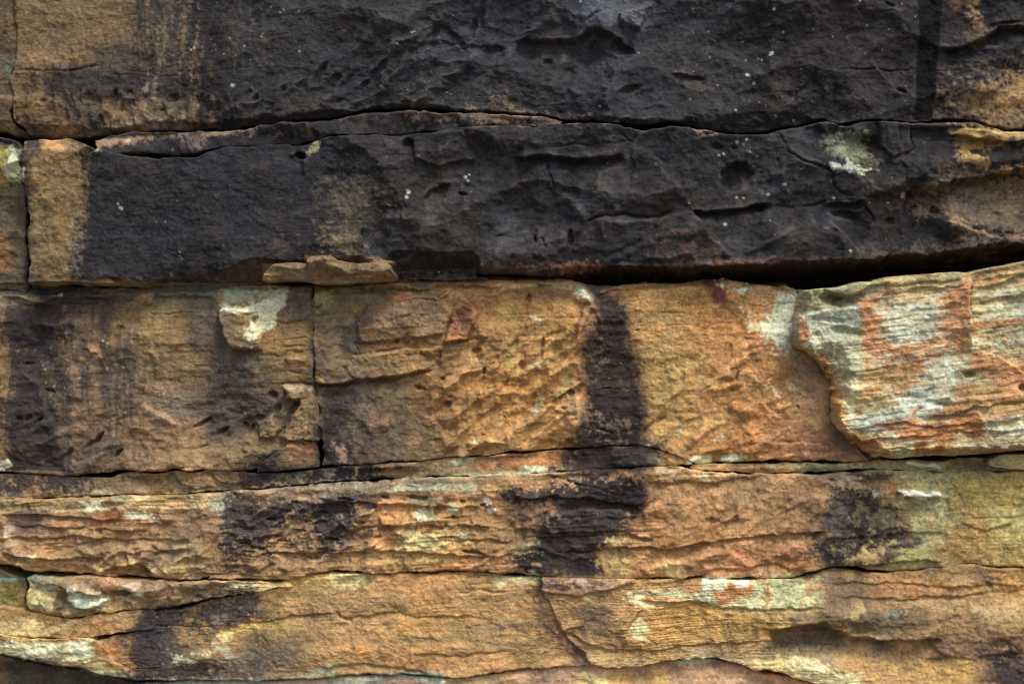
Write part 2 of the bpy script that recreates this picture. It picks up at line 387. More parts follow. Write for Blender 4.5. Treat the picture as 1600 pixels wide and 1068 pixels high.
for s, d in [('800,705 835,682 860,660 905,628', -6), ('745,640 730,655 700,662', -3), ('812,660 850,640 890,602', -5), ('700,662 735,625 760,610 765,622 745,640', -4),
             ('680,600 700,590 750,575 790,570', -4), ('800,590 830,575 870,545', -4), ('650,645 680,655 700,690', -3), ('860,595 890,560 905,540', -3),
             ('740,690 760,684 790,690', -4), ('1050,650 1075,640 1095,640', -3), ('1075,690 1090,665 1098,642', -5), ('1000,680 1030,650 1045,640', 4),
             ('1060,735 1100,700 1150,680 1180,660', -5), ('1020,705 1045,692 1062,700', -4), ('1120,590 1150,560 1190,540', -4), ('1030,580 1045,572 1070,590', -3),
             ('1140,650 1165,635 1200,650', -3), ('1180,620 1200,640 1230,660', -3), ('1090,620 1130,590', -3), ('1150,705 1200,690 1260,690 1300,700', -3)]:
    ledge(s, d, 16, 3)
crack('930,664 960,678 1000,668', 2.4, 6); crack('945,604 962,603', 2, 5, 4)
crack('935,458 960,453 1000,450 1030,448', 2.0, 7); crack('978,487 1020,486 1100,485', 1.2, 2); crack('1140,475 1190,477 1250,472', 1.2, 2.5)
crack('1080,448 1100,465 1090,480 1105,500', 1.2, 3)
for s in ['600,500 690,490', '790,500 910,495', '800,525 900,515', '980,470 1090,466', '1030,510 1130,500', '660,690 720,678']:
    crack(s, 1.1, 1.8)
# the recessed face behind the right block, and the tight joint
H_keep = Hf; Hf = np.zeros_like(Hf)
facet('1252,440 1272,540 1290,548 1305,580 1304,640 1312,668 1345,700 1365,725 1500,725 1500,440', 0, 0, 5, -22)
crack('1250,440 1248,480 1246,545', 2.2, 14, 4)
bump(1240, 640, 60, 90, 0, 3)
H_mid = Hf; Hf = H_keep
# right block
pit(1310, 470, 34, 10, -5, 9); pit(1325, 520, 30, 9, -10, 7); pit(1295,500,24,5,-5,4)
plate('1285,455 1300,450 1340,440 1362,440 1350,458 1300,462', 6, 4); ledge('1285,458 1310,462 1360,448 1400,440', 5, 10, 3)
ledge('1512,425 1514,460 1516,510 1522,545', -7, 30, 3); crack('1515,440 1517,505', 1.8, 5)
for s, d in [('1350,475 1380,460 1440,452 1510,444', 5), ('1370,448 1440,440 1510,433', 5), ('1520,452 1560,446 1620,430 1800,405', 6), ('1520,478 1560,470 1620,458 1800,430', 5),
             ('1340,520 1352,480 1360,468', -3), ('1430,650 1470,648 1515,641 1600,625 1800,600', 7), ('1320,672 1400,660 1460,668 1600,655', 4), ('1340,692 1420,684 1500,676 1600,672 1800,660', 5),
             ('1460,668 1490,650 1525,643 1540,662 1550,690', -6), ('1520,545 1545,550 1580,570 1620,590', -6), ('1445,585 1456,590 1456,600 1440,606 1430,625', -6),
             ('1435,630 1470,625 1475,640', 4), ('1560,470 1620,462', 3), ('1470,650 1530,640', 3)]:
    ledge(s, d*.55, 12, 2.2, 1)
pit(1512, 586, 9, 8, 0, 9); pit(1600, 606, 10, 8, 0, 9); pit(1470,632,14,4,0,5); pit(1478,632,8,10,10,4)
fall('E', '1360,706 1420,700 1500,699 1550,698 1900,680', '1360,720 1420,717 1500,714 1600,706 1900,690', 22, 1)
# thin beds
plate('270,734 300,733 335,745 338,760 310,764 285,755', 4, 5); ledge('195,740 240,741 262,738', 5, 6, 2, 3)
plate('330,736 380,735 382,755 345,756', 3, 4); ledge('195,745 210,760 250,765', -3, 14, 4)
ledge('730,740 760,715 800,710', -4, 14, 3); pit(778,722,5,2,0,4); ledge('735,722 790,718 830,712', 4, 8, 2)
# fourth tier
ledge('0,806 60,808 130,806 190,808', 4, 7, 2, 2); ledge('140,828 152,826 160,840', 4, 10, 3); plate('116,835 130,824 145,822 152,835 148,845 118,850', 4, 4)
ledge('15,800 12,820 18,850 40,862 70,868 110,868', -6, 24, 4); ledge('0,862 30,866 60,868 110,873 150,868', 5, 8, 2, 2)
fall('F', '0,872 20,876 60,892 120,884 155,892 190,880 240,893 255,903', '0,884 50,894 90,900 160,906 240,903 255,906', 14)
pit(205, 892, 34, 8, -5, 8); pit(45, 795, 3, 10, 0, 3)
for a in [(252,880,14,14),(285,885,15,14),(310,872,14,20),(175,862,10,8),(215,855,8,10),(230,865,10,10),(440,880,20,14),(400,883,12,10),(60,868,14,7)]:
    bump(a[0], a[1], a[2], a[3], 0, 6)
for a in [(445,848,12,3),(470,830,14,3),(405,858,10,3),(500,800,12,2.5),(560,815,10,3),(480,815,10,3),(430,865,14,3),(520,842,14,3),(590,840,10,3),(535,780,14,3),(600,778,8,3),(650,780,18,4),
          (723,785,5,4),(721,800,5,5),(710,809,5,3),(753,790,5,4),(700,822,6,2),(460,785,10,2),(385,850,10,3),(490,872,12,3),(985,838,16,7),(1010,842,10,4),(420,812,10,3),(450,800,8,3),(615,862,8,3),(740,862,20,2)]:
    pit(a[0], a[1], a[2], a[3], -6, 6)
ledge('480,790 560,785 640,795 700,790', 5, 10, 2, 2); ledge('610,790 700,794 690,785', 4, 8, 2)
ledge('800,775 860,774 920,777 960,783 1020,783', 6, 14, 2.5, 3); ledge('800,822 850,806 900,796 960,794 1005,798', -7, 26, 3)
crack('950,783 1022,783', 1.8, 5); crack('800,838 860,840 950,837', 1.6, 4); crack('800,862 870,862 935,861 985,852', 1.6, 5); crack('870,745 920,762 980,770', 1.4, 3)
ledge('935,863 970,856 1010,850 1050,855 1090,845 1120,845', 5, 10, 2.5, 3); ledge('1050,850 1110,848 1200,835 1290,830', 4, 12, 2.5, 2)
ledge('1000,752 1060,755 1200,748', 3, 10, 2); crack('1048,745 1062,765', 1.3, 3); ledge('1000,895 1040,875 1110,865 1135,858 1160,870 1190,880', -5, 18, 3)
ledge('1085,835 1110,820 1145,800 1150,770', -3, 16, 3); ledge('1060,905 1120,890 1200,880 1290,900', 4, 12, 3)
pit(1145,812,5,10,-30,4); ledge('1100,810 1140,812 1180,808', 4, 10, 3)
ledge('1215,868 1240,850 1255,855 1275,872', -6, 14, 3); ledge('1250,800 1262,780 1300,760 1320,752', -3, 14, 3); pit(1300,751,8,3,0,5)
ledge('1338,864 1345,852 1370,842', 5, 14, 3); ledge('1300,845 1340,838 1400,836 1480,832', 3, 9, 2)
plate('1405,768 1425,766 1445,771 1468,768 1472,775 1440,778 1410,776', 5, 4)
ledge('1480,745 1479,800 1472,850', 4, 22, 8); crack('1486,755 1496,775 1508,800', 2, 2.5)
ledge('1490,820 1540,828 1600,822', 2, 10, 3); ledge('1250,895 1330,888 1400,880 1470,878', 5, 9, 2, 2)
for s, d in [('820,790 860,780 870,790', -3), ('380,880 400,870 450,866', -4), ('620,850 660,840 720,835', -4), ('560,830 600,815 640,818', -4), ('590,800 620,812 634,830', -4),
             ('400,868 500,864 600,862 700,866 800,868', 4), ('550,820 650,822 790,822', 2.5), ('700,842 800,842', 3), ('0,840 100,838 300,845', 2), ('20,825 120,822 240,825', 2)]:
    ledge(s, d, 10, 2.2, 1.5)
# lowest tier
for a in [(95,910,22,9),(165,913,18,12),(200,915,16,9),(245,922,18,12),(215,930,18,12),(300,912,28,9),(350,905,20,6)]:
    bump(a[0], a[1], a[2], a[3], 0, 7)
pit(190, 925, 18, 6, 0, 12); ledge('45,907 80,915 110,925 150,928 175,925', 6, 10, 2, 3)
plate('106,922 120,917 160,925 168,935 150,948 120,948 106,935', 9, 4); plate('60,938 65,930 95,940 95,955 70,955', 4, 4)
ledge('42,905 45,915 43,948', -4, 14, 3); ledge('60,930 61,960', -3, 12, 3)
crack('240,978 290,980 345,982', 1.2, 2.5); ledge('275,1020 320,1015 345,1000 350,985', -3, 20, 4); ledge('300,1030 340,1010 370,1008', -3, 16, 4)
crack('525,952 530,960 545,968 548,980', 2.4, 6); crack('716,922 730,923 745,919', 2, 4); crack('745,919 780,922 800,926', 1.6, 3)
ledge('400,972 440,966 500,958 525,957', 3, 12, 2.5); ledge('540,965 600,963 680,965 760,962', 2, 9, 2); ledge('500,1045 560,1035 640,1050 700,1052', 3, 12, 3)
ledge('640,1025 740,1020 800,1015', 2, 9, 2); crack('718,985 738,983', 1.6, 3)
crack('660,977 676,976', 2, 2.5)
ledge('868,965 880,985 905,1000 925,1010 940,1012', 4, 14, 3)
ledge('1000,935 1010,950 990,975 985,990 1005,996 1030,1005', -4, 20, 3); ledge('870,985 900,985 920,980', 4, 10, 2.5)
ledge('918,1014 970,1014 1040,1014 1090,1008 1200,1000', 3, 9, 2); crack('925,1012 980,1014 1030,1014', 1.4, 4)
ledge('1000,938 1080,942 1150,950 1290,948', 4, 16, 3)
ledge('1290,910 1350,912 1400,915 1500,912 1620,915', 1.8, 9, 2, .5); ledge('1300,930 1360,935 1440,935 1520,925 1620,918', 2.2, 14, 3, .5)
ledge('1200,985 1290,975 1330,998 1420,1002 1470,995', 16, 26, 6, 4); bump(1300, 960, 120, 22, 2, 8)
ledge('1240,1030 1290,1025 1310,1012', -5, 22, 6); bump(1260, 1040, 60, 16, -5, 6); ledge('1440,1035 1500,1030 1600,1020', 3, 14, 4)
pit(1545, 915, 5, 9, 30, 3)
bump(1560, 970, 60, 40, 0, 7)

def stone_field(ridge, under, amp):
    rp = P(ridge); ry = np.interp(X[0], [p[0] for p in rp], [p[1] for p in rp])[None, :]+N['m']*1.2
    t = Y-ry
    return (np.where(t > 0, -t*under, t*0.9)*1.0+SC3*amp+N['m']*.5+N['g']*.2+SC4*.8).astype(np.float32)
H_s1 = stone_field('408,421 430,416 455,419 480,417', .7, 7); H_s2 = stone_field('474,408 500,410 540,421 580,424 620,418', .85, 10)
H_rec = (SC2*4+SC3*2+N['m']*.5+N['g']*.2).astype(np.float32)
# ================= pigment, tier by tier =================
BLK=(49,47,48); BLB=(54,56,60); PUR=(57,49,49); OCH=(170,126,76); ORG=(182,122,66); TAN=(156,121,84); BRN=(120,94,68); GBR=(108,90,66)
CRM=(204,182,138); PAL=(186,184,156); LIM=(160,148,86); RST=(150,88,52); PNK=(186,142,112); WHT=(214,214,204)
# tops
paint('-300,-200 1900,-200 1900,206 1200,208 860,188 640,172 300,203 100,215 -300,215', BLK, 2, 0)
paint('380,-150 1180,-150 1150,195 860,180 600,165 420,188', (55,57,61), 60, 30, .8)
paint('1200,-150 1500,-150 1500,190 1230,190', (56,51,50), 40, 20, .6)
mottle('400,-100 700,-100 720,170 400,190', (62,57,52), .3, 1.6, .4, 'f', 'g', 40)
paint('925,-50 1015,-50 1012,20 1000,48 930,40 900,55 905,20', (88,92,101), 24, 8, .7, 'm')
paint('660,30 780,10 860,60 740,110 660,90', (60,63,68), 20, 10, .6, 'm')
paint('-300,-150 205,-150 214,-20 218,40 208,92 190,104 120,108 60,118 70,150 180,150 290,150 305,196 290,215 -300,222', (113,92,64), 26, 11, .95, 'v', 5)
paint('190,-150 215,-150 290,0 300,120 300,200 200,200', (98,82,64), 20, 16, .55, 'v', 10)
paint('30,5 200,-20 210,60 100,60 40,60', (124,101,68), 20, 12, .6, 'm', 3)
paint('50,70 140,80 130,102 60,104', (136,108,74), 12, 8, .7, 'm')
paint('40,150 200,160 180,205 60,206', (118,96,68), 14, 10, .5, 'm', 3)
paint('95,116 300,118 300,148 170,150 95,142', (62,58,56), 8, 7, .85, 'v', 4)
paint('140,72 160,70 212,75 205,92 150,90', (75,66,58), 6, 6, .8, 'v', 4)
paint('104,150 122,150 120,195 108,190', (74,64,56), 5, 4, .8); paint('125,160 152,155 150,185 128,180', (84,72,62), 6, 4, .8)
mottle('215,0 320,0 320,200 215,200', (126,104,80), .5, .8, .7, 'v', 'g', 30)
mottle('220,-20 420,-20 430,110 300,120', (80,72,60), .4, 1.2, .6, 'v', 'g', 30)
paint('-300,-150 24,-150 25,80 22,105 12,130 22,150 18,185 40,208 -300,215', (96,78,56), 4, 3, .9)
paint('4,100 24,84 24,112 14,126 8,124', (84,90,80), 4, 3, .8, 'm', 2); paint('-20,148 22,149 22,156 -20,152', (150,120,96), 2, 1.5, .8)
paint('-300,180 20,190 45,205 -300,205', (128,98,62), 5, 3, .8); paint('10,200 200,192 250,200 100,212 10,212', (130,102,72), 5, 4, .8, 'h')
paint('200,190 250,188 300,195 240,203 190,205', (128,106,86), 5, 5, .7, 'm', 3)
mottle('1100,0 1600,0 1600,200 1100,200', (66,60,58), .8, 1.0, .4, 'k', 'g', 40)
paint('1433,-150 1473,-150 1472,0 1466,120 1460,186 1432,186 1436,90', (10,10,11), 3, .8, .97, 'm')
paint('1464,60 1476,70 1468,185 1456,186', (84,66,60), 6, 3, .6, 'm', 4)
paint('1480,160 1510,130 1560,130 1620,112 1800,110 1800,200 1560,192 1500,178', (134,108,76), 22, 12, .85, 'm', 9)
paint('1545,160 1580,130 1600,120 1700,120 1700,165 1600,175', (156,120,74), 10, 8, .7, 'm', 4)
paint('1512,-30 1530,-30 1530,20 1540,40 1525,42 1515,15', (150,116,82), 6, 5, .8, 'm', 3); paint('1490,-10 1500,0 1495,14 1488,8', (118,88,70), 4, 4, .7)
paint('1505,50 1550,42 1545,60 1510,66', (110,90,58), 8, 6, .6, 'm', 4)
mottle('1010,80 1120,60 1130,150 1000,130', (76,64,56), 1.0, .6, .5, 'k', 'g', 20)
paint('770,150 790,148 796,172 770,174', (100,88,74), 5, 5, .7, 'm', 5)
# shelf and second tier
paint('-300,212 100,216 300,203 640,172 870,188 1060,197 1200,208 1300,188 1420,190 1600,202 1900,205 1900,440 1250,452 850,440 200,452 -300,452', BLK, 2, 0)
paint('40,235 600,225 620,400 380,420 120,440', (53,51,54), 40, 20, .8)
paint('900,200 1300,210 1300,400 900,410', (54,52,54), 40, 25, .7)
mottle('560,200 1400,200 1400,420 560,420', (60,54,48), .5, 1.2, .4, 'f', 'g', 40)
mottle('640,190 1400,190 1400,420 640,420', (62,64,69), .5, 1.2, .7, 'k', 'm', 40)
paint('40,222 122,222 130,260 127,330 118,380 116,448 38,448 40,330', (120,98,66), 9, 3.5, 1, 'v', 4)
paint('40,300 60,280 110,300 112,400 50,420', (130,107,72), 14, 6, .7, 'm', 2); paint('110,345 128,340 124,400 112,410', (126,106,88), 7, 4, .5, 'm', 4)
paint('34,235 44,235 47,330 46,440 36,446', (70,60,60), 5, 2, .8, 'v'); paint('62,219 100,219 108,226 100,232 66,231', (186,134,86), 3, 3, .9); paint('100,222 140,232 132,238 100,230', (140,118,90), 3, 3, .8)
paint('45,222 64,222 62,236 46,234', (70,68,64), 3, 3, .7)
paint('150,220 170,217 200,214 300,208 400,200 330,209 240,216 172,224 152,238', (146,122,98), 3, 3, .75, 'h', 2)
mottle('200,208 420,196 640,175 800,178 800,196 500,212 260,240', (104,84,76), .7, .7, .8, 'k', 'g', 10)
paint('640,176 820,176 870,188 800,190 660,186', (112,92,78), 3, 4, .6, 'h', 4); paint('800,194 880,186 950,192 900,194 800,200', (110,88,78), 2, 2, .7, 'h', 2)
paint('40,443 130,437 200,436 205,440 120,445 40,449', (160,110,74), 3, 3, .8); paint('300,428 345,424 350,426 300,430', (130,84,60), 2, 2, .6)
paint('475,240 484,226 500,220 498,234 490,241 476,243', (140,134,100), 2, 1.5, .9, 'm', 1.5)
paint('500,285 570,280 585,300 570,340 562,392 540,402 515,395 512,340', (97,88,68), 18, 9, .75, 'm', 9)
paint('515,370 558,375 558,398 530,402 515,394', (124,108,80), 6, 6, .7, 'm', 5)
mottle('400,330 600,300 600,400 400,400', (84,72,64), .8, .8, .5, 'k', 'g', 30)
paint('-300,216 30,228 36,290 40,330 38,448 -300,448', (98,84,62), 3, 2); paint('-300,222 14,226 14,245 6,262 -300,262', (150,138,62), 5, 3, .9)
paint('-20,262 10,264 8,292 -20,300', (146,118,62), 5, 3, .8)
paint('12,228 31,236 33,262 30,280 14,282 4,270 10,252', (182,190,164), 4, 2.5, .95, 'm', 2)
paint('-20,370 8,365 12,405 24,428 -20,420', (140,100,60), 8, 3, .6); paint('22,404 38,404 36,420 26,416', (124,112,86), 3, 2, .8); paint('-20,425 36,435 36,447 -20,447', (72,62,44), 5, 3, .7)
paint('20,180 25,180 25,190 20,190', (90,80,70), 2, 2, .0)
# right of second tier
paint('1292,208 1345,210 1362,240 1370,250 1352,262 1330,255 1296,248 1290,225', (106,107,80), 7, 4, .95, 'm', 4)
paint('1300,222 1335,225 1345,240 1320,244 1298,238', (126,130,106), 6, 4, .6, 'm', 3)
paint('1292,252 1308,254 1316,262 1325,246 1330,256 1342,262 1360,264 1350,273 1330,270 1296,262', (180,181,166), 1.5, 1.5, .95, 'm', 1.5)
mottle('1290,270 1430,240 1440,310 1300,310', (84,72,64), .5, 1, .6, 'k', 'g', 20)
paint('1488,204 1600,200 1800,200 1800,230 1600,224 1560,226 1500,240 1492,225', (140,112,68), 5, 4, .9, 'm', 3); paint('1510,202 1560,208 1600,205 1600,214 1515,214', (176,148,98), 4, 3, .8)
paint('1490,240 1515,246 1540,258 1536,264 1510,254 1492,250', (176,140,88), 4, 3, .9, 'm', 2); paint('1545,268 1600,262 1800,255 1800,270 1600,272 1560,274', (166,118,74), 5, 4, .8, 'm')
paint('1600,240 1620,230 1900,230 1900,260 1620,262', (80,72,66), 5, 4, .8)
paint('1440,298 1500,284 1600,270 1900,252 1900,300 1600,296 1500,300', (122,90,48), 6, 4, .9, 'm', 3); paint('1450,275 1520,262 1560,272 1480,292', (104,80,50), 10, 6, .6, 'm', 5)
paint('1425,308 1500,300 1600,292 1900,280 1900,370 1600,374 1545,368 1500,350 1450,328', (100,86,70), 10, 5, .9, 'm', 3)
mottle('1440,305 1700,290 1700,370 1540,366', (124,102,80), .2, 1.2, .5, 'h', 'g', 20)
paint('1482,338 1500,346 1545,360 1620,366 1620,374 1545,372 1505,360 1485,350', (150,118,92), 4, 3, .8, 'm', 2)
paint('1430,320 1440,318 1450,335 1440,345 1432,335', (120,96,84), 4, 3, .8, 'm', 3); paint('1410,302 1416,300 1416,308 1408,308', (170,130,120), 1.5, 1, .8)
paint('1340,398 1400,390 1500,375 1600,372 1600,382 1500,390 1400,402', (92,76,62), 6, 4, .7, 'm', 4)
paint('900,414 1150,412 1330,405 1450,397 1500,389 1600,379 1900,362 1900,378 1600,410 1500,426 1360,440 1255,450 1100,440 900,438', (58,42,28), 3, 2, .95)  # overhang underside: brown darkened, the shade of the gap is painted in
mottle('1350,398 1700,380 1700,404 1350,430', (120,76,36), .6, 1, .7, 'h', 'm', 8)
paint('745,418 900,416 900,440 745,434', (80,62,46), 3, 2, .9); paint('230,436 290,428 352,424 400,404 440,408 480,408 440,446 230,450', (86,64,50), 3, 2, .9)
paint('545,404 590,398 600,410 560,410', (120,98,68), 4, 3, .9); paint('612,398 650,391 740,388 750,430 616,430', (53,48,45), 8, 4, .8)
paint('408,412 480,408 480,440 408,440', (128,104,72), 2, 0); paint('408,428 480,428 480,440 408,440', (140,100,64), 4, 3, .7, 'm')
paint('474,398 520,398 618,408 618,440 474,440', (122,98,68), 2, 0); paint('478,400 500,402 492,430 476,430', (132,100,84), 4, 3, .7, 'm'); paint('570,408 616,408 616,430 590,425', (104,88,76), 5, 4, .8, 'm', 3); paint('490,424 610,424 610,440 490,440', (132,92,58), 4, 3, .7, 'm')
mottle('1010,366 1110,352 1130,408 1010,412', (92,68,46), .2, 1, .6, 'm', 'g', 14); mottle('820,350 900,360 890,420 810,420', (84,74,68), .4, 1, .5, 'm', 'g', 16)
paint('1040,410 1200,404 1330,404 1330,407 1200,409 1040,414', (110,78,56), 2, 2, .6, 'm', 2); paint('810,414 940,412 940,418 810,418', (130,84,62), 2, 3, .6, 'm', 3)
paint('1082,200 1118,208 1115,212 1090,208', (130,102,80), 2, 2, .8, 'm', 2); paint('1185,290 1215,282 1218,300 1190,305', (76,76,80), 8, 5, .6)
# third tier
paint('-300,440 250,440 500,440 500,740 -300,780', (132,108,78), 2, 0)
mottle('0,460 490,460 490,735 0,735', (156,124,88), .1, 1.4, .8, 'm', 'g', 12); mottle('0,460 490,460 490,735 0,735', (118,92,78), .3, 1.2, .6, 'k', 'g', 12)
paint('180,470 330,470 330,640 240,640 180,620 175,540', (142,116,78), 24, 14, .8, 'm', 6); paint('240,490 320,490 300,590 250,580', (150,126,78), 20, 12, .5, 'm', 6)
paint('90,600 330,600 330,720 110,730', (140,112,86), 24, 14, .6, 'm', 5)
paint('170,640 300,665 440,700 300,735 150,730', (144,112,80), 20, 12, .8, 'm', 3); paint('90,680 150,675 120,705 80,720', (152,126,82), 7, 5, .8, 'm', 3)
paint('300,690 450,670 430,700 400,725 330,725', (140,116,76), 10, 6, .7, 'm', 3)
paint('-300,500 12,500 18,600 14,720 -300,735', (152,124,76), 8, 4, .9, 'v', 3)
paint('6,474 95,474 98,530 84,560 66,575 72,620 88,645 92,690 108,720 105,742 12,742 8,640 20,560 6,520', PUR, 6, 7, .95, 'v', 5)
paint('95,474 150,472 150,482 100,500 92,560 82,540', PUR, 8, 8, .8, 'v', 7); paint('60,540 110,560 120,620 80,620', PUR, 14, 14, .6, 'v', 12)
paint('148,468 175,466 172,540 186,600 190,640 160,620 148,560', (66,60,58), 8, 8, .85, 'v', 8); paint('90,590 110,600 108,660 95,650', PUR, 7, 7, .8, 'v', 7)
mottle('90,520 220,520 220,720 90,720', (72,62,60), .3, .7, .8, 'v', 'g', 24); mottle('30,520 130,520 130,740 30,740', (148,116,90), 1.2, .5, .8, 'k', 'g', 24)
paint('225,628 260,620 320,625 318,655 290,662 250,646', (124,118,108), 12, 8, .75, 'm', 5); paint('222,628 240,638 290,662 292,668 240,646', (168,124,98), 2.5, 2.5, .45, 'm', 2)
paint('328,560 345,550 388,552 398,590 400,615 430,620 405,650 400,670 335,682 325,650 335,620', (74,63,58), 16, 9, .88, 'v', 5)
paint('404,612 460,608 450,640 425,690 400,665', (76,66,58), 6, 6, .8, 'm', 6); paint('460,628 470,630 462,655 448,672 440,668', (64,58,52), 3, 2, .8)
paint('300,495 345,490 352,540 380,560 330,580 305,530', (104,90,76), 14, 10, .7, 'v', 8)
mottle('180,470 350,470 350,600 180,600', (92,80,66), .7, .8, .5, 'v', 'g', 20)
for x, y, r in [(128,560,4),(180,568,4),(148,546,4),(182,506,6),(150,600,3),(38,546,4),(25,548,3),(50,546,3),(382,645,3),(105,528,4),(88,520,4)]:
    dots([(x, y, r)], (176,146,98))
paint('140,540 152,538 158,558 142,552', (176,128,92), 2, 2, .8)
paint('-20,449 170,454 240,446 340,443 340,470 240,468 160,474 -20,476', (106,100,86), 4, 3, .9, 'h', 3)
paint('-20,456 50,458 60,468 20,476 -20,472', (134,122,98), 3, 4, .8, 'h'); paint('40,449 110,450 150,455 140,462 50,458', (60,58,60), 3, 3, .85, 'h', 3); paint('60,464 160,462 170,470 80,474', (58,56,58), 3, 3, .8, 'h', 3)
paint('88,458 96,457 96,462 90,463', (190,180,174), 1.5, 1, .9); paint('30,462 60,464 58,470 24,470', (170,150,116), 3, 3, .7, 'h')
paint('195,464 235,460 240,468 210,474', (188,160,124), 3, 3, .8, 'm'); paint('250,458 340,458 340,482 250,484', (146,138,104), 6, 5, .8, 'h'); paint('220,445 340,443 350,452 240,456', (92,98,80), 4, 4, .8, 'h', 3)
paint('335,446 410,446 420,452 400,458 350,456', (132,118,92), 4, 3, .9); paint('350,453 398,455 396,465 378,472 352,468', (152,152,130), 3, 3, .9, 'm', 2); paint('335,467 352,470 362,478 345,478', (206,160,126), 2, 2, .85)
paint('350,478 380,480 398,474 400,484 380,488 350,484', (196,198,180), 3, 2, .9, 'm'); paint('341,486 398,488 402,520 408,544 366,545 350,525', (138,118,80), 4, 3, .9, 'm', 2)
paint('394,476 428,454 448,450 445,470 434,485 432,504 412,512 404,530 396,534 388,520 404,500', (208,204,172), 4, 3, .95, 'm', 3)
paint('400,452 440,446 446,452 400,470', (166,170,140), 4, 3, .7, 'h'); paint('448,442 482,446 482,462 450,462', (150,112,74), 5, 4, .8, 'm')
paint('408,508 440,500 486,502 488,598 470,600 440,598 420,570 404,546', (160,124,76), 6, 4, .9, 'h', 2); mottle('400,500 488,500 488,600 400,600', (110,90,60), .3, .8, .8, 'h', 'm', 6)
mottle('400,500 488,500 488,600 400,600', (192,146,96), .8, .6, .8, 'h', 'm', 6)
paint('437,462 486,462 486,498 440,498 434,480', (112,90,76), 6, 5, .9, 'm', 5); paint('476,560 489,560 492,604 480,602', (98,82,62), 5, 3, .6)
paint('400,560 446,560 450,600 410,612 398,580', (128,112,82), 8, 5, .8, 'm', 4)
paint('446,603 489,604 489,612 452,612', (206,188,152), 3, 2, .9); paint('452,614 489,613 500,680 445,688 455,660 470,635', (150,124,78), 5, 3, .9, 'm', 3); paint('405,660 425,650 438,668 428,680 410,678', (142,124,88), 3, 3, .9, 'm', 2)
paint('-300,470 488,466 488,690 440,700 400,735 -300,738', (108,88,68), 12, 0, .22)
paint('92,478 190,475 215,560 250,640 200,735 100,740 80,640', (74,64,58), 40, 14, .33, 'k', 6)
paint('6,476 94,476 97,530 84,562 70,580 76,620 90,645 96,690 106,738 12,742 8,640 20,560 6,520', (60,51,50), 14, 6, .8, 'm', 3)
paint('310,485 350,500 395,555 440,610 430,660 390,690 320,680 300,600', (76,65,60), 36, 14, .62, 'k', 5)
paint('-20,722 14,720 20,728 6,736 -20,736', (204,202,180), 2, 2, .9, 'm')
paint('396,478 412,466 430,452 446,450 444,472 434,488 430,506 414,514 404,532 392,536 386,522 398,503 404,488', (208,204,176), 2, 2, .97, 'm')
paint('344,477 372,480 398,476 402,484 380,489 348,486', (196,194,170), 2.5, 1.5, .9, 'm'); paint('350,454 398,456 396,466 378,473 352,469', (150,154,136), 3, 2, .9, 'm')
# small block under it
paint('436,690 500,688 500,732 400,740 400,730', (112,92,66), 3, 2); paint('380,722 436,700 432,735 380,742', (66,58,56), 5, 4, .9, 'm', 4)
paint('442,692 494,692 488,706 470,704 446,698', (192,124,88), 3, 2, .9, 'm'); paint('450,704 494,706 494,722 450,716', (140,92,58), 5, 4, .8, 'm', 3)
# middle block
paint('487,438 1252,438 1252,548 1300,560 1370,725 1060,735 800,745 500,765', (166,124,76), 2, 0)
mottle('500,460 1250,450 1250,730 500,730', (182,134,80), .2, 1.4, .7, 'm', 'g', 12); mottle('500,460 1250,450 1250,730 500,730', (142,106,66), .4, 1.0, .7, 'f', 'h', 12)
paint('560,600 780,590 720,740 600,740', (142,118,78), 24, 14, .7, 'm', 3); paint('640,650 760,650 740,720 640,715', (150,120,72), 20, 12, .6, 'm')
paint('488,470 540,460 560,500 556,600 492,602', (122,104,78), 8, 6, .9, 'm', 6)
paint('572,470 690,458 700,520 580,535', (136,108,80), 10, 6, .9, 'm', 4); paint('545,555 690,543 684,574 600,592 500,598 500,560', (142,120,80), 6, 5, .85, 'm', 4)
paint('536,462 580,456 590,470 575,500 570,535 548,540 545,510 560,480', (82,72,66), 7, 6, .85, 'm', 6); paint('600,462 665,460 668,480 620,500 590,490', (118,94,80), 8, 6, .7, 'v', 5)
paint('488,540 505,535 508,560 520,590 490,600', (92,76,72), 6, 5, .8, 'm', 4); paint('540,580 575,583 575,594 492,600 500,590', (84,70,66), 5, 4, .8, 'm', 4)
paint('496,604 552,598 586,598 596,640 600,690 640,735 500,745 505,690 498,640', (74,64,58), 14, 7, .93, 'm', 4); paint('500,610 530,605 530,740 503,740', PUR, 10, 6, .8, 'v', 5)
paint('546,598 585,596 590,616 560,620', (72,68,64), 4, 3, .8, 'm', 3); paint('575,598 588,600 586,616 578,612', (146,122,88), 3, 2, .8)
paint('590,600 640,600 640,720 600,720', (118,100,74), 16, 12, .6, 'v', 9); mottle('500,600 640,600 640,740 500,740', (140,116,88), .6, .8, .6, 'm', 'g', 10)
paint('640,590 700,570 790,580 900,560 905,630 800,710 700,660', (176,126,74), 50, 14, .7, 'f'); paint('640,640 700,610 745,610 765,625 700,680', (162,116,76), 10, 6, .7, 'm')
paint('708,487 714,474 728,467 740,476 748,490 747,506 736,516 728,532 697,534 700,516 707,505', (150,94,58), 4, 3, .95, 'm', 2); paint('716,478 736,478 742,500 728,515 714,505', (112,72,52), 6, 4, .8, 'm', 2)
paint('700,522 735,524 728,534 698,534', (190,126,70), 3, 2, .8)
paint('770,470 905,460 905,550 790,560', (166,122,72), 18, 12, .7, 'm', 2); paint('700,680 800,650 880,660 890,700 780,712 720,710', (178,132,78), 14, 8, .6, 'm')
mottle('600,540 920,480 920,720 600,740', (192,142,92), .9, .6, .7, 'k', 'm', 80)
mottle('760,480 900,480 900,640 760,640', (140,130,80), .9, .6, .6, 'k', 'm', 16)
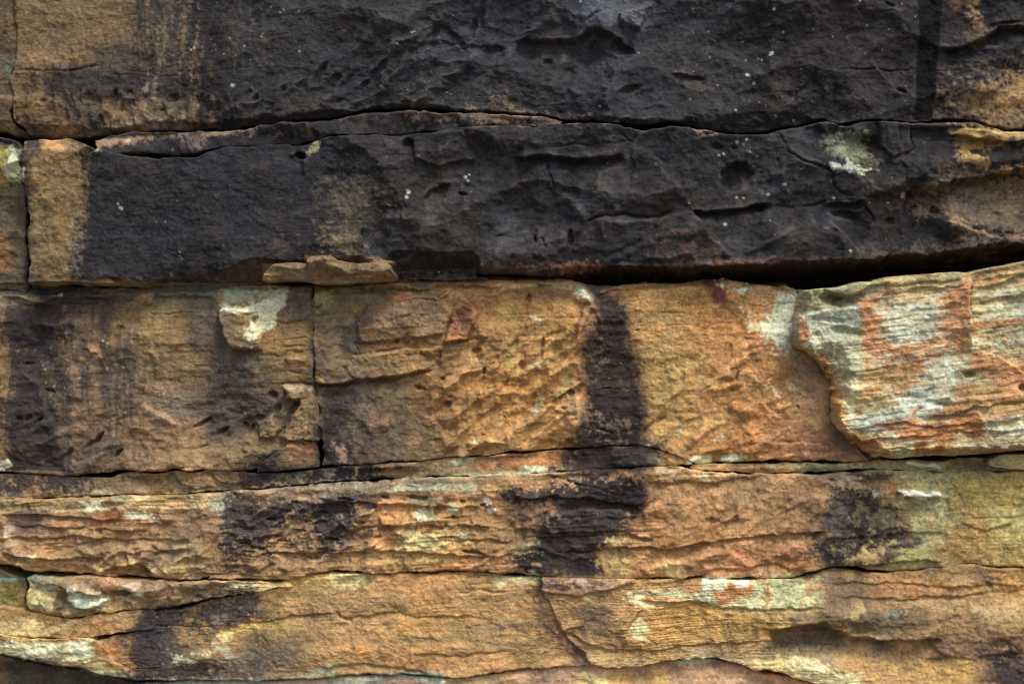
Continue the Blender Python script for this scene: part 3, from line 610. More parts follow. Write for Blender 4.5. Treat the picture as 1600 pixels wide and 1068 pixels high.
paint('496,600 690,590 700,740 500,742', (90,76,63), 40, 10, .62, 'k', 3)
paint('490,460 700,455 700,560 640,600 490,600', (108,90,68), 30, 8, .35, 'k', 3)
paint('500,442 640,440 640,462 560,470 500,458', (112,104,78), 5, 4, .9, 'h', 3); paint('488,450 525,450 520,472 490,474', (142,122,76), 4, 3, .9); paint('640,434 760,432 760,442 640,446', (86,78,76), 3, 3, .9, 'h', 2)
paint('560,448 700,446 740,450 640,462 560,458', (116,100,70), 4, 4, .8, 'h', 3); paint('600,462 640,454 660,462 620,474', (176,118,90), 4, 4, .7, 'm')
paint('680,446 800,438 800,462 700,462', (168,124,82), 4, 3, .9, 'h'); paint('770,440 890,438 915,452 920,462 900,458 860,448 780,452', (204,172,124), 3, 3, .85, 'h'); paint('800,452 885,454 888,464 810,466', (112,88,66), 5, 4, .8, 'm', 3)
paint('895,450 912,448 928,462 926,470 912,466 898,460', (190,196,176), 3, 2, .95, 'm', 2); paint('840,442 865,443 862,450 840,449', (84,70,52), 2, 2, .8)
paint('765,600 850,560 900,470 905,500 860,600', (158,126,74), 12, 8, .5, 'm')
for s in ['824,570 858,562 856,568 826,574', '832,640 848,622 846,636 836,644', '815,480 848,498 844,508 830,502', '735,684 768,684 770,690 740,692', '1088,682 1100,690 1104,696 1096,694']:
    paint(s, (206,190,150), 3, 2, .85, 'm')
for s in ['800,706 830,684 850,668 845,676 815,702', '740,640 762,612 765,624 745,640', '690,575 740,566 745,570 700,580', '860,640 902,612 906,620 870,650', '780,720 890,700 850,712 790,726']:
    paint(s, (200,140,90), 3, 3, .45, 'm')
# right half of the middle block
paint('1000,450 1090,450 1140,480 1170,540 1150,700 1020,700 1005,600 985,520', (186,142,82), 20, 10, .8, 'm'); paint('1010,560 1090,540 1140,600 1060,650 1015,640', (184,146,84), 22, 12, .6, 'm')
paint('1090,470 1250,480 1250,600 1200,720 1100,720 1120,600', (182,124,70), 22, 12, .8, 'm', 2); mottle('1100,480 1250,480 1250,720 1100,720', (198,140,86), .4, .8, .7, 'm', 'g', 16)
mottle('1000,460 1130,460 1130,720 1000,720', (166,118,66), .6, .8, .7, 'h', 'm', 16)
paint('1098,448 1115,438 1135,440 1148,476 1130,482 1112,472', (116,70,50), 4, 4, .95, 'm', 2); paint('1110,438 1150,440 1145,446 1112,444', (130,88,70), 3, 2, .8)
paint('1130,445 1175,448 1252,458 1248,500 1236,545 1210,540 1196,520 1172,510 1170,485 1144,468', (202,200,172), 4, 5, .97, 'm', 4)
mottle('1130,440 1256,440 1256,560 1140,560', (188,132,76), .85, .4, .95, 'k', 'm', 10); paint('1130,440 1250,452 1250,462 1140,450', (190,148,98), 3, 3, .7)
mottle('1170,520 1250,520 1250,620 1190,640', (196,186,150), .9, .5, .8, 'm', 'g', 12); mottle('1060,660 1250,620 1250,720 1060,725', (200,190,150), 1.1, .4, .9, 'k', 'm', 12)
paint('1236,545 1260,548 1290,562 1304,590 1306,660 1350,715 1270,722 1225,700 1245,640', (140,108,80), 12, 7, .95, 'm', 3); paint('1290,560 1304,580 1310,665 1365,722 1330,722 1300,690 1285,640', (92,74,66), 12, 6, .85, 'm', 4)
paint('1200,640 1260,650 1300,690 1340,722 1180,722', (156,108,74), 14, 8, .8, 'm', 3)
paint('1180,704 1250,706 1330,712 1340,718 1200,714', (206,146,96), 3, 4, .7, 'h'); paint('1010,712 1035,716 1030,724 1006,724', (206,200,164), 2, 2, .9); paint('1070,716 1110,712 1110,722 1072,726', (206,200,164), 2, 3, .9); paint('1130,712 1165,714 1160,722 1128,722', (198,206,184), 2, 3, .9)
paint('1000,694 1025,690 1032,700 1008,706', (196,140,112), 3, 3, .8)
# thin beds under it
paint('-300,738 380,734 385,772 -300,784', (126,104,76), 2, 1); paint('-300,738 145,742 140,774 -300,782', (72,62,58), 8, 6, .9, 'm', 6); mottle('0,740 140,742 140,780 0,780', (140,114,92), .7, .7, .8, 'k', 'g', 6)
paint('200,737 262,735 255,744 205,745', (176,138,104), 2.5, 2, .8); paint('272,734 330,734 335,752 290,750', (160,126,88), 3, 3, .8, 'm', 2); paint('140,765 170,762 165,775 138,776', (160,158,126), 3, 2, .8)
paint('500,690 520,686 545,705 560,724 500,728', (58,50,50), 4, 3, .9, 'm', 3); paint('375,738 500,727 560,722 640,722 620,755 400,775 375,765', (58,50,50), 4, 3, .95, 'm', 3); paint('440,740 480,736 475,760 440,760', (120,110,80), 7, 5, .7, 'm', 4)
paint('500,712 506,712 512,722 504,722', (150,130,110), 2, 2, .8); paint('520,690 545,718 535,724 526,712', (166,126,102), 3, 3, .8, 'm', 2); paint('553,727 561,728 560,746 552,744', (178,150,124), 3, 2, .8); paint('510,735 520,736 516,750 510,748', (150,120,100), 3, 2, .7, 'm', 2)
paint('590,726 700,718 870,704 880,738 740,744 620,750', (158,126,86), 6, 4, .9, 'h', 2); paint('700,742 800,738 890,732 880,740 740,746 620,752', (196,194,164), 3, 3, .8, 'h'); paint('700,718 740,716 745,726 712,728', (192,190,162), 4, 3, .8, 'h')
paint('735,724 800,708 900,704 890,728 800,736 738,734', (188,128,82), 4, 4, .9, 'm', 2); paint('815,728 850,732 848,738 812,738', (196,200,170), 2, 2, .8)
paint('885,698 1040,690 1020,735 870,742', (68,58,57), 5, 4, .9, 'm', 3)
mottle('870,700 1040,694 1040,736 870,740', (150,114,90), .9, .5, .9, 'k', 'g', 6)
# fourth tier
paint('-300,778 200,775 500,760 760,745 1060,731 1600,735 1900,735 1900,890 1250,904 600,900 330,908 90,902 -300,885', (154,116,78), 2, 0)
mottle('0,780 360,775 330,905 0,885', (170,130,96), .1, 1.2, .7, 'h', 'm', 8); mottle('0,780 360,775 330,905 0,885', (128,100,74), .3, 1, .7, 'h', 'g', 8)
paint('-20,778 380,768 350,790 200,796 40,802 -20,805', (146,126,90), 4, 4, .85, 'h', 2); mottle('80,778 370,770 360,792 80,800', (206,170,124), .3, .6, .9, 'h', 'm', 5)
paint('130,784 160,780 160,794 134,794', (206,200,168), 3, 3, .8, 'h'); paint('168,780 202,778 200,786 170,786', (202,198,168), 2, 3, .8, 'h'); paint('195,800 240,798 242,808 225,810 195,806', (200,200,174), 2, 2, .95, 'm', 1)
paint('222,810 250,809 253,818 240,815', (206,180,144), 2, 1.5, .8); paint('330,780 352,776 356,800 345,808 334,795', (198,190,160), 4, 3, .9, 'm', 2)
paint('150,800 194,798 195,812 160,826 148,818', (160,100,66), 5, 4, .8, 'm', 2); paint('25,806 75,800 70,830 25,834', (88,76,72), 5, 5, .8, 'h', 5); paint('8,812 24,816 18,850 10,845', (166,158,140), 3, 3, .8, 'm', 2)
mottle('130,840 330,850 320,905 140,905', (204,172,118), .5, .6, .9, 'k', 'm', 14); paint('250,860 330,850 325,900 255,900', (164,136,88), 10, 6, .7, 'm', 3); paint('270,835 300,820 300,870 265,872', (122,98,86), 8, 6, .6, 'm', 5)
paint('160,886 240,884 248,902 180,904', (140,94,62), 5, 3, .8); paint('-20,870 140,878 150,898 60,892 -20,884', (178,134,88), 4, 4, .8, 'h'); paint('25,862 60,866 58,874 28,872', (206,184,150), 3, 3, .7)
paint('356,776 560,765 640,780 600,810 560,850 500,890 420,900 330,902 345,860', (72,62,60), 6, 7, .95, 'm', 7)
paint('330,870 360,860 560,850 600,880 470,905 330,905', (148,116,84), 8, 9, .7, 'k', 8); mottle('360,790 620,780 620,900 340,905', (150,116,86), .8, .6, .65, 'k', 'g', 12)
paint('400,770 440,768 500,772 505,784 440,782 405,782', (180,144,120), 4, 5, .7, 'm', 4); paint('444,818 460,812 464,830 448,830', (160,140,100), 3, 2, .9, 'm', 2)
paint('380,762 640,748 800,744 800,768 600,772 400,772', (158,134,104), 3, 4, .8, 'h', 3); paint('610,756 700,752 760,750 740,766 620,770 600,766', (192,190,158), 4, 4, .85, 'h'); paint('700,750 900,742 900,752 760,764', (180,138,92), 4, 4, .8, 'h')
paint('560,790 640,785 800,790 800,890 600,895 560,860', (164,122,76), 16, 9, .8, 'm', 3); paint('620,780 690,776 685,784 640,788', (120,128,100), 3, 3, .7)
mottle('560,780 800,770 830,890 560,895', (190,136,92), .5, .8, .8, 'k', 'm', 14)
paint('642,798 674,794 674,812 660,818 652,812', (190,192,160), 3, 2, .95, 'm', 1.5); paint('700,788 720,790 716,800 700,798', (158,164,128), 4, 3, .8)
paint('625,830 680,828 690,835 720,840 718,858 670,862 625,858', (184,178,128), 8, 9, .85, 'm', 4); paint('560,868 680,860 700,870 640,885 570,880', (172,146,90), 8, 7, .7, 'm', 4)
paint('750,770 763,774 768,785 752,786', (214,196,196), 2.5, 2, .9, 'm', 2); paint('760,796 775,794 772,803 762,804', (232,222,226), 2, 1.5, .95)
paint('780,770 840,775 860,740 1010,740 1022,790 1000,808 980,812 960,840 940,850 936,868 950,885 945,902 820,900 795,870 838,850 832,824 800,812 795,790', PUR, 5, 6, .96, 'm', 5)
paint('850,800 990,796 980,815 900,825 850,820', (72,66,68), 14, 8, .7, 'm'); paint('880,742 912,744 912,752 890,750', (200,186,164), 2, 2, .85, 'm'); mottle('830,745 1020,745 1020,765 830,770', (178,140,114), .5, .5, .85, 'k', 'g', 6)
paint('800,850 835,846 836,862 802,866', (168,146,96), 4, 4, .9, 'm', 5); paint('790,790 865,785 868,800 830,812 795,808', (138,106,80), 6, 7, .7, 'k', 6); paint('826,876 848,876 850,886 830,886', (168,124,88), 2, 2, .9)
paint('955,842 975,836 968,860 950,862', (176,152,104), 3, 3, .9, 'm', 2); paint('940,866 990,870 990,900 955,902 936,880', (174,142,86), 5, 5, .9, 'm', 5)
paint('1010,740 1290,735 1300,900 990,904 985,860 1000,820 1022,800', (168,122,80), 8, 5, .85, 'm', 2); paint('1140,760 1220,755 1260,800 1200,830 1150,820', (172,134,96), 20, 10, .6, 'm')
mottle('1010,740 1290,740 1290,900 1000,900', (186,138,92), .3, .9, .7, 'k', 'm', 14); mottle('1010,800 1290,800 1290,900 1000,900', (136,98,58), .6, .7, .7, 'k', 'm', 14)
paint('1030,732 1180,727 1200,738 1120,748 1030,745', (200,158,112), 4, 4, .8, 'h'); paint('1092,742 1106,742 1106,752 1096,750', (192,184,150), 3, 2, .8)
paint('1032,876 1062,880 1060,893 1044,895 1034,884', (196,176,120), 4, 3, .8, 'm'); paint('1100,885 1150,862 1170,870 1180,900 1110,900', (178,116,84), 8, 6, .6, 'm')
paint('1200,780 1250,760 1300,790 1290,850 1240,850 1200,840', (150,110,76), 14, 8, .8, 'm', 2); paint('1220,860 1250,848 1258,856 1228,870', (188,120,90), 4, 3, .8, 'm'); paint('1254,856 1262,855 1276,870 1272,875', (196,150,120), 2, 1.5, .9)
paint('1200,850 1250,870 1260,895 1200,902', (164,106,70), 8, 5, .7, 'm'); paint('1200,890 1300,880 1290,896 1240,902 1200,902', (176,128,72), 4, 5, .7, 'm', 2)
paint('1300,758 1340,748 1385,775 1410,790 1422,815 1418,850 1390,870 1380,885 1370,882 1330,890 1300,885 1262,858 1270,845 1300,835 1290,800', (60,52,49), 6, 8, .95, 'm', 6)
paint('1330,738 1395,740 1400,748 1380,755 1330,752', (80,66,60), 4, 3, .9, 'h', 2); paint('1295,780 1330,776 1330,840 1295,835', (104,90,74), 10, 8, .7, 'm', 8)
mottle('1290,750 1440,770 1430,885 1270,880', (136,120,84), .9, .6, .45, 'k', 'g', 14)
paint('1345,855 1360,850 1400,845 1385,862 1375,880 1340,884 1328,885', (170,144,92), 6, 6, .9, 'm', 5)
paint('1400,738 1482,735 1484,800 1470,850 1455,882 1385,884 1400,868 1430,845 1424,810 1410,790 1390,765', (168,156,108), 6, 7, .95, 'm', 4)
paint('1440,790 1484,780 1478,850 1440,830', (170,160,116), 12, 7, .7, 'h', 3); mottle('1370,770 1470,790 1470,850 1380,830', (118,98,66), .5, .7, .7, 'h', 'g', 12); paint('1450,815 1463,812 1462,828 1450,826', (160,118,80), 4, 2, .8)
paint('1430,842 1442,840 1428,858 1400,872 1385,884 1372,882 1400,860', (74,62,58), 4, 4, .9, 'm', 3); paint('1405,866 1480,852 1470,880 1390,886', (176,164,100), 5, 4, .8, 'h')
paint('1262,738 1330,746 1360,760 1350,765 1310,758', (176,142,114), 3, 3, .8, 'h', 2); paint('1365,768 1392,765 1390,774 1368,776', (176,166,140), 3, 3, .8, 'm', 2)
paint('1405,767 1425,765 1445,770 1470,768 1472,775 1440,779 1410,777', (212,208,200), 2.5, 1.2, .95, 'm', 1); paint('1322,744 1330,748 1328,751 1322,748', (200,206,190), 1.5, 1, .9)
paint('1480,736 1900,736 1900,888 1600,887 1450,884 1472,850 1480,800', (166,144,86), 5, 2, 1); paint('1470,830 1540,790 1550,885 1455,884', (164,126,72), 16, 8, .85, 'm', 2)
paint('1500,740 1580,745 1570,790 1490,800', (166,144,70), 20, 10, .7, 'm'); paint('1550,800 1640,790 1640,850 1560,850', (160,160,110), 22, 10, .6, 'm'); mottle('1480,740 1700,740 1700,880 1480,880', (142,120,64), .5, 1.2, .7, 'v', 'm', 20)
paint('1484,750 1492,752 1510,800 1506,816 1496,785', (138,108,66), 6, 3, .7, 'm'); paint('1478,745 1484,745 1486,800 1474,860 1468,855', (176,176,130), 5, 2, .6)
paint('1200,722 1370,720 1600,714 1900,712 1900,736 1600,735 1470,738 1330,737 1200,742', (142,136,98), 2, 2, 1, 'h', 2); paint('1200,725 1260,726 1240,740 1200,740', (172,134,92), 4, 4, .8, 'h'); paint('1420,722 1462,724 1468,730 1440,730', (208,204,172), 2.5, 2, .9)
paint('1475,718 1550,716 1545,734 1480,732', (126,104,66), 4, 3, .9); paint('1548,714 1620,708 1620,732 1556,730', (142,122,82), 2, 1, .95, 'm', 2)
# lowest tier
paint('-300,882 90,900 330,906 600,896 840,900 1200,903 1310,888 1600,886 1900,886 1900,1400 -300,1400', (160,124,78), 2, 0)
mottle('-200,900 1800,900 1800,1200 -200,1200', (178,132,82), .2, 1.4, .6, 'h', 'm', 10); mottle('-200,900 1800,900 1800,1200 -200,1200', (146,118,78), .4, 1.2, .6, 'f', 'm', 10)
paint('-200,890 60,900 110,915 60,912 -200,910', (112,132,114), 5, 4, .9, 'h', 2); paint('-200,906 30,906 40,912 38,945 -200,946', (146,128,70), 4, 3, .95, 'm'); paint('-20,900 28,902 28,908 -20,908', (160,186,170), 2, 2, .8)
paint('45,905 170,905 340,905 430,900 430,920 320,940 260,946 170,930 110,925 60,915', (140,112,84), 4, 4, .9, 'm', 3)
paint('45,907 90,912 95,920 70,922', (198,196,176), 3, 3, .9, 'm'); paint('150,905 180,905 182,918 155,920', (176,130,100), 4, 3, .9, 'm', 2); paint('185,910 218,912 215,920 190,918', (206,176,146), 3, 3, .8, 'm'); paint('215,922 228,922 226,932 214,930', (206,212,194), 2, 2, .9)
paint('345,908 420,910 410,920 350,918', (206,194,166), 3, 3, .9, 'm'); paint('240,915 278,918 270,935 240,935', (176,130,98), 5, 4, .8, 'm', 3); paint('280,910 345,905 340,922 290,925', (118,102,84), 6, 5, .8, 'm', 5)
paint('106,922 120,917 160,926 168,935 150,948 140,955 115,942', (194,196,170), 4, 3, .95, 'm', 2); paint('125,918 160,920 155,930 130,928', (176,140,104), 4, 3, .7, 'm')
paint('42,920 100,920 100,950 90,958 60,955 44,948', (108,90,66), 5, 4, .9, 'm', 4); mottle('42,920 110,920 110,960 42,960', (196,180,124), .5, .5, .8, 'k', 'm', 6); paint('96,940 130,945 120,960 98,955', (134,136,106), 4, 3, .9)
paint('118,950 170,950 250,948 200,965 118,965', (146,150,116), 6, 5, .7, 'h')
paint('-20,948 110,955 230,948 200,965 100,970 60,965 -20,960', (166,128,74), 4, 3, .9, 'h'); paint('-200,965 60,968 70,980 110,965 130,966 110,990 60,995 -200,990', (196,168,112), 4, 3, .95, 'm'); paint('95,985 130,968 230,966 220,985 140,992 95,995', (158,116,72), 5, 3, .9, 'm', 2)
paint('20,968 70,972 70,982 40,980', (210,190,130), 4, 3, .7); paint('-200,992 60,998 145,996 152,1015 140,1032 80,1030 -200,1020', (200,196,160), 4, 4, .95, 'h', 2)
mottle('-100,995 150,998 150,1035 -100,1025', (130,116,84), .4, .5, .9, 'h', 'm', 6); paint('150,990 200,995 190,1040 160,1045 150,1020', (152,116,78), 5, 4, .9, 'm', 3); paint('150,1008 180,1008 178,1022 155,1020', (168,110,52), 4, 3, .8)
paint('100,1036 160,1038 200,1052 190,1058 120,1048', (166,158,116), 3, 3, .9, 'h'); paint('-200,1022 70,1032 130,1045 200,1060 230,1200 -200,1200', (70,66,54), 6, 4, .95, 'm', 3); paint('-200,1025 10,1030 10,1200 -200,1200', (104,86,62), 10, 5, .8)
paint('225,945 300,945 350,925 410,925 415,970 350,985 280,975 270,1000 330,1030 400,1000 400,1058 210,1066 200,1020 215,985', (62,54,53), 12, 8, .95, 'm', 8)
paint('230,950 275,950 275,1000 225,1040 205,1020', (66,58,58), 8, 5, .9, 'v', 4); mottle('275,930 410,925 410,1050 260,1060', (104,90,82), .4, 1, .6, 'm', 'g', 16)
paint('260,1000 340,1010 330,1030 280,1030', (110,94,80), 12, 7, .4, 'm', 6); paint('272,1028 330,1015 342,1004 355,1008 362,1025 352,1028 340,1016 300,1034 275,1036', (176,170,140), 4, 3, .85, 'm', 3)
paint('342,985 400,970 420,975 395,988 370,992 355,1004 345,1000', (190,160,92), 4, 4, .9, 'm'); paint('350,990 362,988 360,1000 348,1002', (204,190,140), 2, 2, .8); paint('370,1000 470,990 480,1050 400,1056 360,1030', (124,108,84), 14, 9, .7, 'm', 8); paint('400,1000 460,1000 460,1050 400,1052', (84,72,66), 16, 9, .7, 'm', 7)
paint('400,905 520,895 580,895 620,905 560,925 480,935 410,935', (184,152,96), 8, 5, .85, 'm'); paint('520,897 572,897 572,908 555,917 530,918 520,910', (196,186,138), 3, 2.5, .95); paint('412,908 440,905 440,918 415,920', (186,172,126), 4, 3, .8, 'm')
paint('430,930 560,925 600,950 560,1000 460,980', (160,122,86), 20, 10, .7, 'm', 2); paint('590,900 680,897 720,900 700,930 620,930', (176,122,76), 22, 9, .6, 'm'); paint('580,960 700,955 840,950 850,1030 700,1050 580,1020', (178,134,80), 24, 12, .7, 'm')
paint('420,970 460,975 470,990 430,992', (136,124,66), 5, 5, .7, 'm', 2); mottle('410,930 860,930 860,1050 410,1050', (132,110,80), .7, .8, .6, 'h', 'g', 20)
mottle('780,930 860,930 860,1000 780,1000', (110,92,72), .3, .8, .7, 'h', 'g', 16); paint('560,1020 700,1010 800,1030 760,1052 600,1050', (176,122,74), 24, 10, .5, 'm'); paint('490,1044 525,1042 520,1054 482,1056', (140,146,120), 3, 3, .9)
paint('760,896 800,898 850,902 840,915 770,910', (186,176,130), 4, 4, .85, 'm'); paint('822,912 848,912 852,940 868,965 880,990 915,1015 915,1040 890,1030 862,1000 845,960', (92,70,60), 8, 6, .93, 'm', 5)
paint('850,904 930,904 990,908 960,918 930,925 900,930 848,922', (96,78,72), 3, 3, .95, 'm', 4); mottle('848,904 990,904 940,926 850,926', (176,138,110), .3, .5, .85, 'h', 'g', 4)
paint('848,935 1000,920 1010,1010 930,1015 880,990', (158,118,72), 6, 4, .8, 'm', 3); paint('895,950 930,945 960,940 960,985 930,1000 900,985', (92,76,62), 10, 8, .8, 'm', 9); paint('960,930 1010,930 1000,980 960,1000', (142,110,76), 10, 7, .7, 'm', 4)
paint('905,926 935,928 932,945 915,944', (192,166,112), 4, 3, .8); paint('970,920 1010,930 1050,918 1100,905 1190,903 1192,935 1200,945 1140,952 1060,940 1010,945', (186,186,148), 4, 5, .95, 'm', 2)
paint('1010,935 1020,930 1100,940 1120,950 1050,945', (166,106,58), 3, 4, .85, 'm', 2); paint('1050,910 1095,905 1092,920 1075,925 1052,918', (164,108,66), 2, 4, .9, 'm', 2); paint('1112,925 1130,912 1170,912 1178,928 1150,942 1125,942', (158,104,60), 3, 4, .95, 'm', 3)
paint('1100,904 1130,906 1128,918 1100,925', (222,216,194), 3, 3, .8); paint('1150,904 1170,906 1168,914 1152,914', (224,214,206), 2, 2, .9); paint('990,975 1000,968 1010,985 1008,995 992,993 985,985', (190,186,142), 3, 2, .9)
paint('1015,955 1100,950 1200,960 1200,990 1080,1000 1020,1000', (166,128,68), 12, 7, .8, 'h'); paint('920,1010 975,1015 1000,1040 940,1044 925,1030', (176,142,92), 4, 4, .9, 'm', 2)
paint('1190,903 1290,895 1292,940 1280,955 1200,955 1190,940', (184,178,128), 6, 6, .9, 'm', 3); mottle('1195,905 1290,900 1290,935 1195,940', (164,112,70), .1, .5, .8, 'k', 'm', 8)
paint('1200,950 1290,950 1290,975 1200,985', (172,142,84), 5, 4, .8, 'h'); paint('1280,895 1350,900 1370,945 1310,960 1285,945', (112,90,72), 8, 8, .85, 'm', 8)
paint('1350,905 1900,900 1900,930 1500,932 1400,930', (176,130,78), 6, 4, .9, 'h'); paint('1370,918 1500,915 1500,932 1370,935', (166,112,76), 5, 4, .7, 'h')
paint('1526,892 1550,898 1556,915 1545,918 1530,905', (116,94,72), 4, 3, .9, 'm', 2)
paint('1225,955 1300,950 1290,975 1230,975', (104,86,66), 6, 5, .8, 'm', 6); paint('1300,940 1460,945 1460,990 1330,995 1290,975', (96,82,62), 12, 8, .85, 'h', 6); mottle('1290,940 1440,940 1440,980 1290,980', (170,146,100), .3, .8, .7, 'k', 'g', 10)
paint('1200,985 1290,975 1330,995 1470,995 1460,1005 1330,1010 1300,1010 1200,1020', (98,78,56), 6, 4, .9, 'h', 2); paint('1380,955 1410,955 1400,962 1378,962', (130,140,130), 2, 2, .6, 'h', 3)
paint('1230,1005 1320,1000 1320,1008 1280,1015 1200,1025 1200,1015', (84,80,66), 6, 4, .8, 'h', 3); paint('1460,930 1600,930 1600,1000 1500,1010 1460,990', (170,130,86), 14, 8, .7, 'm', 2); paint('1520,945 1620,935 1620,980 1540,985', (166,142,98), 16, 8, .7, 'm', 3)
paint('1320,1010 1470,1000 1470,1060 1400,1068 1300,1045', (168,130,84), 12, 7, .85, 'm', 2); paint('1370,1005 1395,1012 1395,1030 1375,1025', (96,82,72), 6, 5, .8, 'm', 5); paint('1430,1010 1455,1008 1455,1030 1435,1030', (108,92,76), 10, 5, .6, 'm')
paint('1470,1000 1540,1000 1580,995 1700,990 1700,1200 1510,1200 1520,1060 1530,1040 1490,1035 1470,1030', (96,76,64), 12, 12, .9, 'k', 9); paint('1565,1000 1580,1000 1575,1040 1600,1060 1560,1080 1555,1040', (56,48,48), 10, 8, .85, 'm', 4); paint('1440,1040 1520,1032 1525,1060 1480,1075 1430,1060', (172,136,76), 6, 5, .8, 'm', 2)
mottle('1480,1000 1700,1000 1700,1100 1480,1100', (150,116,84), .7, .5, .8, 'k', 'g', 14)
paint('1080,1020 1120,1018 1160,1020 1290,1015 1310,1030 1290,1035 1170,1035 1085,1030', (138,120,92), 5, 5, .8, 'h', 3); paint('1080,1022 1118,1022 1112,1031 1090,1030', (196,176,120), 2, 2, .9)
paint('1155,1032 1250,1030 1290,1045 1340,1060 1380,1200 1290,1200 1235,1058 1175,1048', (196,184,136), 5, 4, .9, 'h', 2); paint('1240,1030 1280,1030 1290,1050 1250,1050', (206,196,160), 6, 4, .7)
paint('230,1064 560,1056 640,1054 700,1058 720,1200 200,1200', (140,142,128), 3, 3, .9, 'h', 3); paint('425,1062 500,1060 510,1200 420,1200', (168,126,104), 6, 4, .7); paint('600,1060 660,1054 670,1075 600,1080', (180,136,116), 5, 4, .8); paint('640,1050 690,1052 700,1064 640,1060', (156,174,170), 4, 3, .8, 'm', 2)
paint('700,1060 780,1052 900,1040 960,1044 1020,1040 1080,1034 1160,1040 1230,1058 1270,1070 1400,1200 700,1200', (178,140,112), 4, 3, .95); paint('900,1050 950,1046 950,1075 900,1075', (206,184,124), 6, 4, .85, 'm'); paint('950,1050 1040,1045 1040,1075 950,1075', (196,154,88), 10, 6, .8)
paint('1020,1034 1080,1028 1120,1030 1100,1034 1020,1040', (170,176,156), 2, 2, .8, 'h'); paint('700,1060 800,1052 800,1070 700,1075', (172,146,100), 6, 4, .7); paint('1150,1060 1200,1058 1210,1080 1150,1080', (118,96,82), 5, 4, .8, 'm', 3)

# chalky and lichen dots
WD = [(364,134,4),(202,220,4.5),(184,318,3),(189,325,5),(728,276,4),(733,272,2),(731,282,2.5),(637,300,6),(635,308,4),(423,11,2.5),(469,81,2.5),(622,70,2.2),(409,58,1.8),
      (1207,18,3),(1206,83,4),(1203,86,2.5),(1223,51,3),(1167,118,4),(1178,130,3.5),(1166,93,2.2),(1191,93,2),(1149,173,2.5),(1341,3,3),(1244,185,2.5),(1226,288,3),(1201,303,3),(1304,309,3),
      (1328,392,3),(1134,350,4),(1152,222,3),(1167,218,3),(1124,242,2.5),(1132,240,3),(1168,235,1.5),(1173,237,1.5),(1162,225,1.5),(1152,308,2.5),(1162,309,2),(1077,317,2),(1025,256,1.8),
      (282,394,2.2),(281,400,1.2),(284,404,1.3),(258,346,1.4),(305,76,3.5),(300,79,2.5),(936,169,2.5),(907,4,2),(998,82,1.8),(609,321,1.3),(593,258,1.8),(686,425,1.6),(648,436,2),(609,429,1.6),
      (1575,117,2),(1418,133,1.6),(1388,317,1.6),(1202,345,1.4),(1575,268,1.6),(328,1046,2.5),(245,963,1.2),(611,1051,1.5),(957,604,1.2),(1074,468,1.6),(992,498,1.8),(1002,794,2),(1275,784,2.5),(1273,782,2),(383,73,1.8),(351,85,1.2),(370,88,1.2),(392,94,1.2),(1325,746,2.5),(588,770,2),(467,18,1.3),(674,39,1.2),(645,53,2)]
dots([(a, b, c*.75) for a, b, c in WD], (156,159,152))
rr = np.random.default_rng(77)
def scatter(n, x0, x1, y0, y1, col, rmin, rmax):
    dots([(rr.uniform(x0, x1), rr.uniform(y0, y1), rmin+(rmax-rmin)*rr.random()**3) for _ in range(n)], col)
scatter(70, 300, 760, 0, 170, (150,148,140), .5, 1.2); scatter(90, 1050, 1430, 0, 190, (150,140,136), .5, 1.3); scatter(60, 800, 1600, 200, 400, (150,140,132), .5, 1.1)
scatter(50, 150, 800, 240, 400, (140,130,122), .5, 1.0); scatter(14, 400, 1400, 20, 400, (120,84,70), .6, 1.2); scatter(60, 240, 420, 950, 1050, (140,130,126), .6, 1.7)
scatter(60, 915, 1005, 480, 730, (150,120,100), .6, 1.5); scatter(50, 360, 480, 780, 880, (150,136,128), .6, 1.4); scatter(50, 830, 980, 760, 895, (150,130,112), .5, 1.3); scatter(60, 60, 240, 480, 700, (170,146,112), .7, 2.0)
0 and dots([(1054,57,2.6),(630,26,2.4),(829,327,2.5),(992,293,2.2),(960,313,2.2),(1228,64,2)], (178,104,84))
# black stain of the middle block goes on over everything painted there
paint('922,450 938,452 962,462 978,476 982,505 990,545 1002,585 1008,630 1012,690 1004,700 1004,742 888,742 900,700 898,672 914,642 908,622 912,598 902,556 918,520 930,476', (54,47,47), 9, 3, .97, 'm', 3)
paint('914,440 962,440 966,452 930,458', (92,78,66), 3, 3, .8); mottle('905,480 1005,500 1005,700 905,700', (120,98,80), 1.4, .5, .5, 'k', 'g', 8)
paint('905,490 925,480 930,500 900,540 902,520', (130,100,86), 6, 5, .7, 'm', 4); paint('925,655 985,662 985,672 930,668', (122,100,86), 5, 5, .7, 'm', 5); paint('888,618 912,622 914,645 900,655 888,640', (140,118,98), 5, 4, .7, 'm', 4)
# right block: orange iron over pale stone
PE = '1258,452 1285,448 1340,438 1500,424 1900,370 1900,712 1362,722 1312,670 1304,600 1285,562 1248,548 1245,500'
